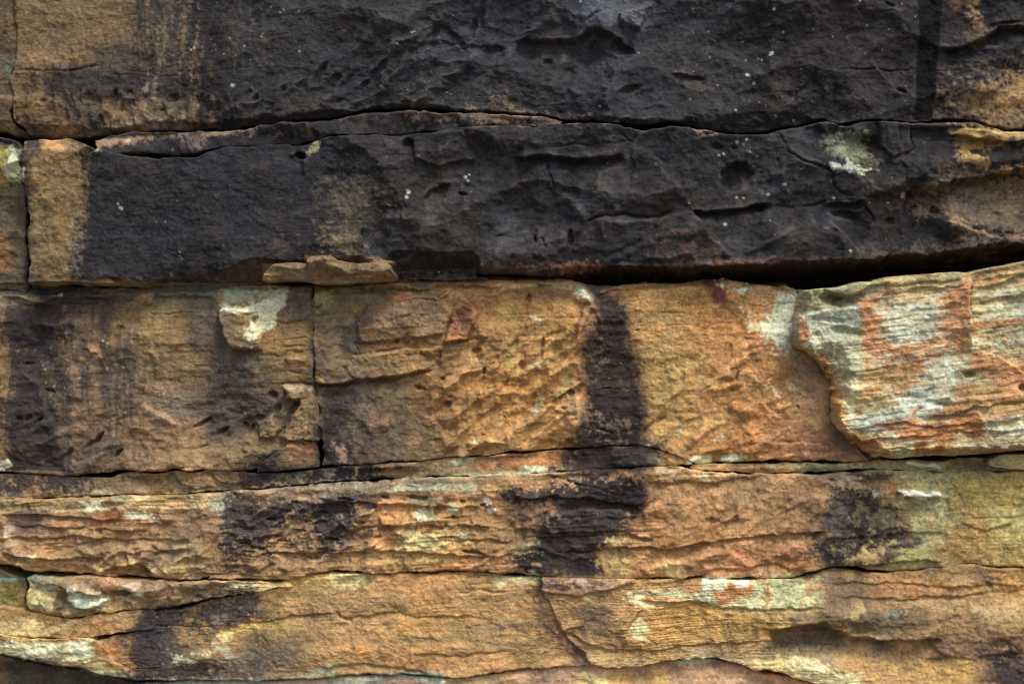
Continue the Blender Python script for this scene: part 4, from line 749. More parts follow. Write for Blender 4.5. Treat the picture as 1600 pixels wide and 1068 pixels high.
# (its pigment is laid into a field of its own because it hangs in front of the middle block)
C_keep = C.copy()
paint(PE, (188,164,120), 14, 0)
paint('1262,480 1345,478 1352,520 1345,600 1335,640 1332,690 1322,640 1312,590 1295,556 1268,540 1258,510', (190,190,166), 6, 6, .93, 'e', 3)
paint('1258,455 1345,442 1500,428 1510,440 1400,455 1350,470 1290,480 1262,478', (162,148,104), 4, 5, .9, 'e', 2)
mottle('1370,480 1480,470 1480,540 1370,550', (202,204,186), -.6, .4, .95, 'e', 'm', 6); mottle('1440,530 1500,540 1490,640 1450,620', (202,202,176), -.2, .5, .9, 'e', 'm', 10)
mottle('1330,600 1480,600 1480,718 1350,718', (202,204,186), -.3, .4, .95, 'e', 'm', 8); mottle('1480,640 1800,610 1800,712 1450,712', (202,200,174), -.25, .4, .95, 'e', 'm', 8)
mottle('1515,440 1800,400 1800,560 1520,545', (196,190,154), -.3, .6, .95, 'e', 'm', 6); mottle('1520,500 1800,480 1800,600 1520,560', (190,132,80), .4, .5, .9, 'e', 'm', 10)
paint('1500,425 1900,370 1900,410 1600,440 1520,455', (164,134,84), 5, 4, .9, 'e', 2); paint('1505,428 1620,406 1620,414 1510,434', (110,80,60), 3, 2, .6)
paint('1348,478 1362,470 1376,480 1376,520 1392,545 1430,548 1448,530 1470,525 1466,560 1440,580 1400,580 1360,560 1350,540', (188,124,72), 5, 9, .9, 'e', 2)
paint('1470,462 1490,452 1512,452 1513,530 1500,545 1505,540 1470,535 1458,510', (188,132,86), 5, 8, .85, 'e', 2); paint('1425,505 1425,495 1445,490 1435,510', (170,138,80), 4, 5, .8, 'm')
paint('1522,546 1545,555 1580,568 1640,590 1640,610 1590,605 1560,600 1530,585 1518,570', (190,130,80), 4, 4, .95, 'm', 2); paint('1380,462 1440,452 1512,444 1512,452 1440,460 1385,470', (192,136,90), 4, 4, .8, 'e')
paint('1500,610 1600,600 1700,600 1700,640 1500,655 1490,640', (176,128,72), 6, 6, .85, 'e', 2); paint('1460,668 1490,652 1525,645 1540,665 1545,690 1530,686 1500,670 1470,690', (188,122,72), 4, 4, .9, 'm', 2)
paint('1370,665 1430,650 1462,672 1455,690 1410,680', (184,118,70), 3, 6, .85, 'e', 2); paint('1335,605 1380,600 1375,630 1336,628', (184,128,74), 3, 5, .8, 'e', 2); paint('1350,575 1430,570 1440,600 1350,625', (170,132,74), 5, 6, .8, 'e', 2)
paint('1248,495 1258,492 1268,520 1264,545 1246,544', (190,120,62), 5, 3, .95); paint('1256,545 1290,556 1315,590 1322,640 1328,680 1362,715 1345,715 1312,675 1303,600 1285,566', (184,134,76), 7, 4, .9, 'm')
paint('1325,670 1365,685 1385,698 1365,716 1345,708', (170,112,58), 4, 4, .9, 'm', 2); paint('1375,698 1600,690 1700,690 1700,708 1380,716', (166,162,128), 4, 4, .8, 'e', 3); paint('1500,702 1620,695 1700,694 1700,712 1520,714', (164,104,62), 4, 3, .8, 'e', 2)
paint('1518,510 1530,540 1528,552 1516,548', (206,190,156), 3, 2, .9); paint('1476,468 1504,470 1502,474 1478,474', (214,210,190), 1.5, 1.5, .9)
paint('1300,462 1340,460 1335,475 1300,476', (138,120,78), 6, 4, .8, 'e', 2); paint('1290,518 1330,514 1335,530 1300,532', (142,124,80), 7, 4, .7, 'e', 2)
mottle('1345,455 1515,440 1515,560 1345,600', (192,136,84), .5, .5, .75, 'k', 'm', 14)
mottle('1345,455 1515,440 1515,600 1345,620', (200,202,182), .6, .5, .7, 'k', 'e', 14)
mottle('1300,590 1800,560 1800,712 1330,712', (184,130,80), .55, .6, .75, 'k', 'e', 14)
mottle('1515,420 1800,390 1800,600 1520,560', (188,140,90), .6, .5, .6, 'k', 'e', 14)
mottle('1255,470 1350,465 1340,640 1310,600', (140,130,98), .5, .7, .6, 'e', 'm', 12)
mottle('1330,440 1800,400 1800,712 1340,712', (150,104,62), 1.1, .5, .7, 'k', 'm', 14)
paint('1264,486 1345,478 1350,560 1342,620 1332,655 1318,600 1300,560 1272,538', (178,180,156), 8, 5, .6, 'p')
paint('1350,476 1372,468 1376,520 1394,545 1378,562 1350,545', (188,124,72), 4, 6, .8, 'p'); paint('1470,460 1512,448 1513,545 1494,552 1478,520', (186,126,78), 4, 7, .78, 'p')
paint('1390,545 1442,536 1464,556 1440,592 1402,582', (182,124,72), 5, 8, .7, 'p'); paint('1525,550 1580,568 1640,588 1640,612 1580,612 1530,590', (190,130,80), 4, 5, .8, 'p')
paint('1462,668 1490,652 1525,646 1540,665 1545,688 1500,672 1472,690', (188,124,74), 3, 4, .85, 'p'); paint('1380,662 1430,652 1460,672 1452,688 1410,680', (184,124,76), 4, 5, .7, 'p')
paint('1445,560 1500,560 1500,640 1450,645 1440,610', (190,192,170), 8, 8, .6, 'p'); paint('1380,484 1462,476 1464,520 1390,528', (192,194,172), 6, 8, .55, 'p')
paint('1345,640 1430,630 1440,648 1350,662', (194,194,172), 6, 6, .6, 'p')
C_E = C; C = C_keep

C *= (1+.12*R_J)[..., None]
# overall grain and tone drift of the pigments
def grain(c):
    wn = np.random.default_rng(99).standard_normal((HH, WW)).astype(np.float32); wn = (wn[:]+np.roll(wn, 1, 1)+np.roll(wn, 1, 0)+np.roll(np.roll(wn, 1, 0), 1, 1))*.5
    g_ = c.mean(-1, keepdims=True); c = g_+(c-g_)*0.85; br = np.clip((g_-.06)/.10, 0, 1); c = c*(1-.22*(1-np.clip((g_-.03)/.05, 0, 1))); c = c*(1+br*(np.array([1.09, 1.12, .99], np.float32)-1))
    v = 1+0.11*wn+0.09*N['m']+0.12*N['g']+0.05*N['f']+0.05*N['H']*(1-0.6*R_T)
    v = np.clip(v, .55, 1.5)[..., None]
    w = np.clip(0.04*N['f']+0.02*N['k'], -.15, .15)[..., None]
    return np.clip(c*v*(1+w*np.array([1, .2, -1.0], np.float32)), .004, .9)
# worn arrises: varnish is rubbed thin where the face is sharply convex
def blur(a, sg):
    k = np.exp(-(_kx**2+_ky**2)*(2*math.pi*math.pi*sg*sg))
    return np.fft.irfft2(np.fft.rfft2(a)*k, s=a.shape).astype(np.float32)
b1 = blur(Hf, 1.5); cv = b1-blur(Hf, 5)
wear = np.clip((cv-0.55)/1.6, 0, 1)*np.clip(0.7+0.5*N['m'], 0, 1)
def worn(c):
    lum = c.mean(-1, keepdims=True)
    tgt = np.where(lum < 0.08, lin((88, 79, 75)), c*1.25+lin((60, 42, 30)))
    m = (wear*0.42)[..., None]
    return c*(1-m)+tgt*m
C = worn(C); paint('1434,-150 1473,-150 1472,0 1466,120 1460,186 1434,186 1437,90', (12,12,13), 3, .5, .97, 'p'); C = grain(C); C_E = grain(worn(C_E))
if bpy: print('fields', round(time.time()-T00, 1), 's')
#=====FIELDS_END=====

def samp(F, px, py):
    x = np.clip(px-X0, 0, WW-1.01); y = np.clip(py-Y0, 0, HH-1.01)
    ix = x.astype(np.int32); iy = y.astype(np.int32)
    fx = x-ix; fy = y-iy
    if F.ndim == 3: fx = fx[..., None]; fy = fy[..., None]
    return F[iy, ix]*(1-fx)*(1-fy)+F[iy, ix+1]*fx*(1-fy)+F[iy+1, ix]*(1-fx)*fy+F[iy+1, ix+1]*fx*fy

# ------------------------------------------------------------------ materials
def nodes(m):
    m.use_nodes = True; return m.node_tree, m.node_tree.nodes, m.node_tree.links
def rock_material():
    m = bpy.data.materials.new('sandstone'); t, nd, lk = nodes(m)
    b = nd['Principled BSDF']
    b.inputs['Roughness'].default_value = 0.82; b.inputs['Specular IOR Level'].default_value = 0.16
    at = nd.new('ShaderNodeAttribute'); at.attribute_name = 'pigment'
    tc = nd.new('ShaderNodeTexCoord')
    mp = nd.new('ShaderNodeMapping'); mp.inputs['Scale'].default_value = (1, 1, 1.8); lk.new(tc.outputs['Object'], mp.inputs[0])
    n1 = nd.new('ShaderNodeTexNoise'); n1.inputs['Scale'].default_value = 260; n1.inputs['Detail'].default_value = 3; n1.inputs['Roughness'].default_value = .65
    n2 = nd.new('ShaderNodeTexNoise'); n2.inputs['Scale'].default_value = 75; n2.inputs['Detail'].default_value = 5; n2.inputs['Roughness'].default_value = .7
    lk.new(mp.outputs[0], n1.inputs[0]); lk.new(mp.outputs[0], n2.inputs[0])
    r1 = nd.new('ShaderNodeMapRange'); r1.inputs[1].default_value = .3; r1.inputs[2].default_value = .7; r1.inputs[3].default_value = .58; r1.inputs[4].default_value = 1.42
    lk.new(n1.outputs[0], r1.inputs[0])
    r2 = nd.new('ShaderNodeMapRange'); r2.inputs[1].default_value = .3; r2.inputs[2].default_value = .7; r2.inputs[3].default_value = .78; r2.inputs[4].default_value = 1.22
    lk.new(n2.outputs[0], r2.inputs[0])
    mu = nd.new('ShaderNodeMath'); mu.operation = 'MULTIPLY'; lk.new(r1.outputs[0], mu.inputs[0]); lk.new(r2.outputs[0], mu.inputs[1])
    vm = nd.new('ShaderNodeVectorMath'); vm.operation = 'SCALE'; lk.new(at.outputs['Color'], vm.inputs[0]); lk.new(mu.outputs[0], vm.inputs['Scale'])
    lk.new(vm.outputs[0], b.inputs['Base Color'])
    ad = nd.new('ShaderNodeMath'); ad.operation = 'MULTIPLY_ADD'; ad.inputs[1].default_value = 2.2
    lk.new(n2.outputs[0], ad.inputs[0]); lk.new(n1.outputs[0], ad.inputs[2])
    bp = nd.new('ShaderNodeBump'); bp.inputs['Strength'].default_value = .8; bp.inputs['Distance'].default_value = .003
    lk.new(ad.outputs[0], bp.inputs['Height']); lk.new(bp.outputs[0], b.inputs['Normal'])
    return m
def plain_rock(name, c1, c2, sc1):
    m = bpy.data.materials.new(name); t, nd, lk = nodes(m); b = nd['Principled BSDF']
    b.inputs['Roughness'].default_value = .9
    tc = nd.new('ShaderNodeTexCoord'); mp = nd.new('ShaderNodeMapping'); mp.inputs['Scale'].default_value = (1, 1, 3)
    lk.new(tc.outputs['Object'], mp.inputs[0])
    n = nd.new('ShaderNodeTexNoise'); n.inputs['Scale'].default_value = sc1; n.inputs['Detail'].default_value = 10; n.inputs['Roughness'].default_value = .65
    lk.new(mp.outputs[0], n.inputs[0])
    r = nd.new('ShaderNodeValToRGB'); r.color_ramp.elements[0].position = .38; r.color_ramp.elements[1].position = .62
    r.color_ramp.elements[0].color = (*c1, 1); r.color_ramp.elements[1].color = (*c2, 1)
    lk.new(n.outputs[0], r.inputs[0]); lk.new(r.outputs[0], b.inputs['Base Color'])
    bp = nd.new('ShaderNodeBump'); bp.inputs['Strength'].default_value = .6; bp.inputs['Distance'].default_value = .01
    lk.new(n.outputs[0], bp.inputs['Height']); lk.new(bp.outputs[0], b.inputs['Normal'])
    return m

# ------------------------------------------------------------------ blocks
STEP = 1.55
def resample(pts, n, seed, jit):
    p = np.array(pts, float); seg = np.hypot(*(np.diff(p, axis=0).T)); L = np.concatenate([[0], np.cumsum(seg)])
    t = np.linspace(0, L[-1], n)
    q = np.stack([np.interp(t, L, p[:, 0]), np.interp(t, L, p[:, 1])], -1)
    # soften the corners of the drawn line, then roughen it
    for _ in range(4):
        q[1:-1] = q[1:-1]*.5+(q[:-2]+q[2:])*.25
    r = np.random.default_rng(seed); j = np.zeros(n)
    for wl, a in ((60, 1.0), (22, .8), (9, .5), (4, .25)):
        m = max(3, int(L[-1]/wl)+2)
        j += np.interp(np.linspace(0, m-1, n), np.arange(m), r.standard_normal(m))*a
    j *= jit*np.minimum(1, np.minimum(np.arange(n), np.arange(n)[::-1])/6)
    d = np.gradient(q, axis=0); d /= np.hypot(d[:, 0], d[:, 1])[:, None]+1e-9
    q += np.stack([-d[:, 1], d[:, 0]], -1)*j[:, None]
    return q
def plen(p):
    p = np.array(p, float); return float(np.hypot(*(np.diff(p, axis=0).T)).sum())

BL = {}
GROW = 1.8
def block(name, label, top, bot, base, r=(4, 5, 4, 4), left=None, right=None, cat='rock', group=None, jit=1.3, seed=0, pig=None, back=-150, relief=1.0, coarse=1.0, dome=0.0, extra=None, k=.8, grow=GROW, gx=1.3):
    T = [(a, b-grow) for a, b in P(top)]; B = [(a, b+grow) for a, b in P(bot)]
    Lf = P(left) if left else []; Rt = P(right) if right else []
    T[0] = (T[0][0]-gx, T[0][1]); B[0] = (B[0][0]-gx, B[0][1]); T[-1] = (T[-1][0]+gx, T[-1][1]); B[-1] = (B[-1][0]+gx, B[-1][1])
    Lf = [(a-gx, b) for a, b in Lf]; Rt = [(a+gx, b) for a, b in Rt]
    Lf = [T[0]]+Lf+[B[0]]; Rt = [T[-1]]+Rt+[B[-1]]
    st = STEP*coarse
    nu = int(max(plen(T), plen(B))/st)+2; nv = int(max(plen(Lf), plen(Rt))/st)+2
    T = resample(T, nu, seed*4+1, jit); B = resample(B, nu, seed*4+2, jit)
    Lf = resample(Lf, nv, seed*4+3, jit*1.7); Rt = resample(Rt, nv, seed*4+4, jit*1.7)
    u = np.linspace(0, 1, nu)[None, :, None]; v = np.linspace(0, 1, nv)[:, None, None]
    Pxy = (1-v)*T[None]+v*B[None]+(1-u)*Lf[:, None]+u*Rt[:, None]-((1-u)*(1-v)*T[0]+u*(1-v)*T[-1]+(1-u)*v*B[0]+u*v*B[-1])
    px, py = Pxy[..., 0], Pxy[..., 1]
    h = samp(Hf, px, py)*relief
    for ex in (extra or ()): h = h+samp(OVER[ex] if isinstance(ex, str) else ex, px, py)
    nz = samp(N['k'], px, py)+.5*samp(N['m'], px, py)
    prof = np.zeros_like(h)
    for cur, rad in ((T[None], r[0]), (B[None], r[1]), (Lf[:, None], r[2]), (Rt[:, None], r[3])):
        d = np.hypot(px-cur[..., 0], py-cur[..., 1])
        rr_ = rad*.55*np.clip(1+0.5*nz, .25, 2.3)
        q = np.clip(1-d/rr_, 0, 1)
        prof -= rr_*k*(1-np.sqrt(np.clip(1-q*q, 0, 1)))
    if dome:
        prof += dome*(4*u[..., 0]*(1-u[..., 0]))**.5*(4*v[..., 0]*(1-v[..., 0]))**.5
    h = h+prof
    hb = base+h
    fac = (DIST-base*S)/DIST       # drawn outline set at the block's own distance
    def wpt(px, py, hh): return np.stack([(px-800)*S*fac, -hh*S, CZ+(534-py)*S*fac], -1)
    V = wpt(px, py, hb).reshape(-1, 3)
    pf = pig if pig is not None else C
    col = samp(pf, px, py).reshape(-1, 3)
    idx = np.arange(nu*nv).reshape(nv, nu)
    q = np.stack([idx[:-1, :-1], idx[1:, :-1], idx[1:, 1:], idx[:-1, 1:]], -1).reshape(-1, 4)
    ring = np.concatenate([idx[0, :-1], idx[:-1, -1], idx[-1, :0:-1], idx[:0:-1, 0]])
    prev = ring; allV = [V]; allC = [col]; F = [q]; n0 = len(V); hr = hb.reshape(-1)[ring]
    pxr, pyr = px.reshape(-1)[ring], py.reshape(-1)[ring]
    rg = np.random.default_rng(seed+900)
    cxm, cym = px.mean(), py.mean()
    for st_, tt in enumerate((.06, .2, .45, 1.0)):
        hh = hr*(1-tt)+back*tt
        jx = rg.standard_normal(len(ring))*(.5 if st_ < 3 else 0)
        V2 = wpt(pxr+jx, pyr+jx*.5, hh); allV.append(V2); allC.append(col[ring])
        cur = np.arange(n0, n0+len(ring)); n0 += len(ring)
        a, b, c_, d_ = prev, np.roll(prev, -1), np.roll(cur, -1), cur
        F.append(np.stack([a, b, c_, d_], -1)); prev = cur
    V = np.concatenate(allV).astype(np.float32); col = np.concatenate(allC).astype(np.float32); F = np.concatenate(F).astype(np.int32)
    o = mesh_obj(name, V, F, col, rockm, cap=prev)
    o['label'] = label; o['category'] = cat
    if group: o['group'] = group
    BL[label] = o
    o_data = dict(px=px, py=py, hb=hb, wpt=wpt, fac=fac, pf=pf)
    return o, o_data

def mesh_obj(name, V, F, col, mat, cap=None, parent=None):
    me = bpy.data.meshes.new(name)
    nq = len(F); extra = 1 if cap is not None else 0
    nl = nq*4+(len(cap) if extra else 0)
    me.vertices.add(len(V)); me.vertices.foreach_set('co', V.ravel())
    me.loops.add(nl); me.polygons.add(nq+extra)
    li = F.ravel()
    ls = np.arange(nq)*4; lt = np.full(nq, 4)
    if extra:
        li = np.concatenate([li, cap]); ls = np.append(ls, nq*4); lt = np.append(lt, len(cap))
    me.loops.foreach_set('vertex_index', li.astype(np.int32))
    me.polygons.foreach_set('loop_start', ls.astype(np.int32)); me.polygons.foreach_set('loop_total', lt.astype(np.int32))
    me.update(calc_edges=True)
    me.polygons.foreach_set('use_smooth', np.ones(nq+extra, bool))
    if col is not None:
        ca = me.color_attributes.new('pigment', 'FLOAT_COLOR', 'POINT')
        ca.data.foreach_set('color', np.concatenate([col, np.ones((len(col), 1), np.float32)], 1).astype(np.float32).ravel())
    me.materials.append(mat)
    o = bpy.data.objects.new(name, me); bpy.context.scene.collection.objects.link(o)
    if parent: o.parent = parent
    return o

def crust(parent, d, name, poly, th=.9, label=None, rough=2.0):
    """a crust that sits on a block: its own thin raised sheet with rounded-down rim"""
    pts = P(poly)
    px, py = d['px'], d['py']
    xs = [p[0] for p in pts]; ys = [p[1] for p in pts]
    m = (px > min(xs)-10) & (px < max(xs)+10) & (py > min(ys)-10) & (py < max(ys)+10)
    if not m.any(): return
    r_, c_ = np.where(m); a, b, e, f = r_.min(), r_.max()+1, c_.min(), c_.max()+1
    px, py, hb = px[a:b, e:f], py[a:b, e:f], d['hb'][a:b, e:f]
    sd = sdpoly(pts, px.astype(np.float32), py.astype(np.float32))-rough*samp(N['m'], px, py)-rough*.5*samp(N['g'], px, py)
    k = np.clip(-sd/2.2+.6, -1, 1)
    hh = hb+np.where(k > 0, th*np.sqrt(np.clip(k, 0, 1)), -.8)+.12*samp(N['g'], px, py)*th
    keep = sd < 1.6
    V = d['wpt'](px, py, hh).reshape(-1, 3); col = samp(d['pf'], px, py).reshape(-1, 3)
    ny, nx = px.shape; idx = np.arange(ny*nx).reshape(ny, nx)
    kq = keep[:-1, :-1] & keep[1:, :-1] & keep[1:, 1:] & keep[:-1, 1:]
    F = np.stack([idx[:-1, :-1], idx[1:, :-1], idx[1:, 1:], idx[:-1, 1:]], -1)[kq]
    if len(F) < 4: return
    us = np.unique(F); mp = -np.ones(ny*nx, np.int64); mp[us] = np.arange(len(us))
    o = mesh_obj(name, V[us].astype(np.float32), mp[F].astype(np.int32), col[us].astype(np.float32), rockm, parent=parent)
    if label: o['label'] = label
    return o

if bpy:
    rockm = rock_material()
    corem = plain_rock('weathered_rock', (.05, .04, .032), (.16, .11, .065), 3)
    groundm = plain_rock('sandy_earth', (.09, .075, .05), (.17, .13, .09), 1.5)
    XL, XR = -190, 1800
    # ---- setting: the rest of the cliff behind and beside the blocks, the ground in front
    nx, nz = 420, 170
    gx, gz = np.meshgrid(np.linspace(-9, 9, nx), np.linspace(-.3, 6.2, nz))
    r = np.random.default_rng(3)
    def vn(sx, sz, seed):
        q = np.random.default_rng(seed).standard_normal((64, 64)); a = (gx/sx+30) % 62; b = (gz/sz+30) % 62
        ia, ib = a.astype(int), b.astype(int); fa, fb = sm(a-ia), sm(b-ib)
        return q[ib, ia]*(1-fa)*(1-fb)+q[ib, ia+1]*fa*(1-fb)+q[ib+1, ia]*(1-fa)*fb+q[ib+1, ia+1]*fa*fb
    hh = .06*vn(1.3, .45, 1)+.03*vn(.4, .12, 2)+.012*vn(.12, .05, 3)+.03*np.tanh(6*vn(3, .35, 4))
    xi = np.minimum(gx-(XL-800)*S, (XR-800)*S-gx); zi = np.minimum(gz-(CZ+(534-1175)*S), (CZ+(534+95)*S)-gz)
    ins = sm(np.minimum(xi, zi)/.05)
    dep = ins*(-.36+.0*hh)+(1-ins)*(hh-.02)
    V = np.stack([gx, -dep, gz], -1).reshape(-1, 3).astype(np.float32)
    idx = np.arange(nx*nz).reshape(nz, nx)
    F = np.stack([idx[:-1, :-1], idx[:-1, 1:], idx[1:, 1:], idx[1:, :-1]], -1).reshape(-1, 4).astype(np.int32)
    o = mesh_obj('cliff', V, F, None, corem); o['kind'] = 'structure'
    nx, nz = 160, 160
    gx, gy = np.meshgrid(np.linspace(-60, 60, nx), np.linspace(-100, 3, nz)); gz = gy
    gh = .05*vn(3, 3, 8)*np.clip(np.abs(gy)/8, 0, 1)
    V = np.stack([gx, gy, gh-.02], -1).reshape(-1, 3).astype(np.float32)
    idx = np.arange(nx*nz).reshape(nz, nx)
    F = np.stack([idx[:-1, :-1], idx[:-1, 1:], idx[1:, 1:], idx[1:, :-1]], -1).reshape(-1, 4).astype(np.int32)
    o = mesh_obj('ground', V, F, None, groundm); o['kind'] = 'structure'

    G = 'sandstone blocks of the cliff face'
    # ---- top tier
    block('rock_block', 'brown sandstone sliver at the upper left edge, left of the thin upright joint', '-190,-95 22,-95', '-190,211 -60,205 0,203 20,207 42,214', 0, (4, 5, 4, 3),
          right='24,0 25,60 24,82 20,104 12,126 20,140 21,152 14,183', group=G, seed=1, extra=['T'])
    t1, dt1 = block('rock_block', 'huge brown to black top sandstone block that carries the dark upright water streak', '28,-95 800,-95 1800,-95',
          '48,213 80,213 150,211 200,206 250,201 300,200 345,198 400,192 430,188 480,183 520,179 560,173 600,169 640,167 680,170 720,173 770,174 800,174 850,178 870,184 900,187 930,189 960,191 985,193 1005,196 1030,193 1070,193 1090,197 1120,201 1160,204 1200,203 1220,196 1250,192 1275,187 1290,184 1310,192 1330,190 1345,187 1370,185 1400,184 1430,188 1450,186 1490,183 1520,186 1545,193 1570,199 1600,199 1800,202',
          6, (4, 3, 4, 4), left='27,0 28,60 27,82 24,104 15,128 23,142 24,152 18,184', group=G, seed=2, extra=['T'])
    crust(t1, dt1, 'rock_flake', '967,23 1011,13 1005,30 999,45 985,41 968,34', 4.5, rough=1.0)
    # ---- shelf
    block('rock_ledge', 'long thin dark shelf of rock wedged in the upper crack above the black block', '150,222 172,215 200,213 250,207 300,206 345,204 400,198 430,194 480,190 520,187 560,180 600,176 640,174 680,177 720,180 770,181 800,181 850,184 878,192',
          '153,237 200,240 250,243 275,242 310,243 330,234 350,228 400,227 440,221 460,224 480,219 500,215 515,210 560,209 590,206 620,208 650,204 690,200 715,198 735,199 760,195 800,195 878,195', 12, (5, 4, 6, 3), group=G, seed=3)
    # ---- second tier
    d0, dd0 = block('rock_block', 'ochre block with pale green lichen at the left edge, under the upper crack', '-190,214 0,218 16,221 30,228', '-190,448 0,448 20,449 38,450', 8, (5, 5, 4, 5),
          right='33,240 33,280 37,292 39,330 37,380 39,420', group=G, seed=4)
    crust(d0, dd0, 'lichen_patch', '12,230 30,237 33,262 30,279 14,280 6,270 10,252')
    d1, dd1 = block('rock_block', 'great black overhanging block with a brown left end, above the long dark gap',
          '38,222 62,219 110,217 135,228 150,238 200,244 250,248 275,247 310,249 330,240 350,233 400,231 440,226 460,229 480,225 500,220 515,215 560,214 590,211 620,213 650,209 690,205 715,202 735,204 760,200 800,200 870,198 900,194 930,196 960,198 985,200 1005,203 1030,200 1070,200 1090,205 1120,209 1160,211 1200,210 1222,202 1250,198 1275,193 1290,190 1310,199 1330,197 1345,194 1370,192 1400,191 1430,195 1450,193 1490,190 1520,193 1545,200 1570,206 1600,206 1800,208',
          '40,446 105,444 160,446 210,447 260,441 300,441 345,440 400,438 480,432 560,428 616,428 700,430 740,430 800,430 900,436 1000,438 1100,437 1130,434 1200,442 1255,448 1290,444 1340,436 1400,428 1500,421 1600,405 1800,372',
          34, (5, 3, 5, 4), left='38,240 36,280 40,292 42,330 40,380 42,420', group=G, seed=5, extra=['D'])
    crust(d1, dd1, 'lichen_patch', '1292,208 1345,210 1360,235 1366,250 1352,260 1330,254 1296,247 1290,225', .8, 'mossy green lichen patch')
    crust(d1, dd1, 'lichen_patch', '1292,252 1308,254 1316,260 1325,247 1330,256 1342,261 1360,264 1350,273 1330,270 1296,262', 1.0, 'chalk white lichen crust')
    # things lying in the gap
    block('stone', 'small tan stone lying in the gap, left of the larger flat stone', '412,430 426,413 445,411 462,410 477,414', '411,438 440,438 477,437', 50, (4, 5, 5, 4), cat='stone', group='loose stones in the gap', seed=6, jit=.7, back=-40, relief=0, extra=[H_s1],
          left='411,434', right='478,425')
    block('stone', 'larger flat tan stone lying in the gap under the black block', '479,412 483,402 500,401 516,400 524,407 545,411 580,412 600,410 609,416', '477,438 520,441 570,439 600,437 617,435', 58, (4, 5, 4, 7), cat='stone', group='loose stones in the gap', seed=7, jit=.7, back=-40, relief=0, extra=[H_s2],
          left='476,424', right='613,424')
    block('rock', 'recessed dark rock filling the gap right of the two loose stones', '616,416 650,412 700,410 738,412', '616,437 650,435 700,435 744,434', 8, (5, 3, 4, 4), cat='rock', seed=8, right='744,422', jit=.6, relief=0, extra=[H_rec])
    # ---- third tier
    m1, dm1 = block('rock_block', 'brown block with black streaks at left, under the brown end of the black block',
          '-190,452 0,452 30,450 45,449 70,447 100,448 130,450 165,452 210,453 230,450 260,443 300,444 350,442 375,446 400,447 430,443 470,444 485,446',
          '-190,734 0,735 60,737 100,739 150,739 190,733 230,734 262,733 268,730 310,730 340,730 370,732 398,730 420,711 440,697 450,688 497,687', 2, (9, 5, 4, 14),
          right='486.5,500 487.5,545 489,598 491.5,603 497,640 502,678', group=G, seed=9)
    crust(m1, dm1, 'lichen_patch', '396,476 428,456 446,452 443,470 432,486 430,504 412,511 404,528 396,533 390,520 404,500', .8, 'pale green lichen patch')
    crust(m1, dm1, 'rock_flake', '341,486 350,479 375,481 397,486 402,500 411,530 409,544 367,545 353,528 343,502', 3.2, 'thick tan flake standing proud', 1.2)
    crust(m1, dm1, 'rock_flake', '450,607 488,607 494,640 499,670 498,687 452,686 443,680 457,655 472,630 455,620', 2.4, rough=1.0)
    crust(m1, dm1, 'rock_flake', '405,660 425,649 439,665 431,680 411,679', 2.2, rough=1.2)
    block('rock_block', 'small orange and tan block wedged under the corner of the brown streaked block', '402,732 422,714 442,700 450,692 493,692', '402,736 435,735 460,732 497,728', 6, (3, 5, 3, 4), right='497,710', group=G, seed=10, jit=.5)
    m2, dm2 = block('rock_block', 'broad ochre block with a black tapering stain down its middle, below the overhang',
          '490,446 520,446 560,446 600,441 650,435 680,435 740,433 800,434 870,436 900,440 930,447 960,446 1000,443 1070,442 1100,440 1130,437 1150,441 1200,446 1250,452 1300,456 1380,456',
          '503,726 550,723 600,720 650,717 700,714 740,711 800,704 850,701 900,698 950,695 1000,692 1032,699 1062,710 1090,722 1110,721 1150,719 1200,717 1240,720 1300,720 1380,718', 6, (10, 4, 15, 4),
          left='486,500 487,545 488,598 490,604 496,640 501,680', group=G, seed=11, extra=[H_mid])
    crust(m2, dm2, 'rock_flake', '708,486 714,475 728,468 740,477 747,490 746,506 736,516 728,531 699,533 701,516 708,505 706,494', 3.0, 'rust brown flake', 1.2)
    crust(m2, dm2, 'rock_flake', '562,538 620,533 693,522 704,492 690,472 664,464 620,468 578,478 560,500', 2.2, rough=2.0)
    crust(m2, dm2, 'rock_flake', '552,556 620,549 688,545 689,556 682,570 660,580 600,591 560,591 540,575', 2.4, rough=1.5)
    crust(m2, dm2, 'lichen_patch', '896,451 912,449 927,462 925,469 912,465 898,459', .9)
    block('rock_block', 'pale green and orange block jutting out at the right, its left edge scooped away',
          '1259,454 1285,450 1310,449 1340,441 1362,441 1385,435 1440,430 1500,426 1510,428 1530,422 1570,415 1600,410 1800,378',
          '1362,719 1420,716 1500,713 1550,710 1600,705 1800,690', 50, (12, 26, 84, 4),
          left='1251,470 1247,500 1247,538 1254,545 1270,549 1285,561 1298,580 1302,600 1305,640 1311,665 1325,680 1345,700', group=G, jit=.6, seed=12, pig=C_E, extra=['E'], k=1.0)
    block('rock_ledge', 'thin flat bed under the brown streaked block, black at its left end', '-190,742 0,740 60,742 100,744 150,744 190,738 230,739 262,738 268,735 310,735 340,735 385,737',
          '-190,782 0,779 70,776 110,773 200,772 300,769 385,764', -2, (4, 4, 4, 3), group=G, grow=.7, seed=13)
    block('rock_ledge', 'thin tapering bed under the broad ochre block, crossed by the black stain', '382,738 402,741 435,739 460,737 503,731 550,728 600,725 650,722 700,719 740,716 800,709 850,706 900,703 950,700 1000,697 1030,704 1060,715',
          '382,764 450,758 560,750 620,747 700,742 760,741 800,739 850,738 920,733 1000,729 1088,725', 3, (3, 4, 3, 3), right='1076,721', group=G, grow=1.5, seed=14)
    block('stone', 'small greenish stone under the right end of the jutting pale block', '1550,719 1565,714 1580,712 1600,711 1650,710', '1554,728 1575,732 1600,733 1650,733', 24, (4, 5, 5, 4), cat='stone', seed=15, jit=.6, left='1548,723', back=-40, relief=0, extra=[H_rec])
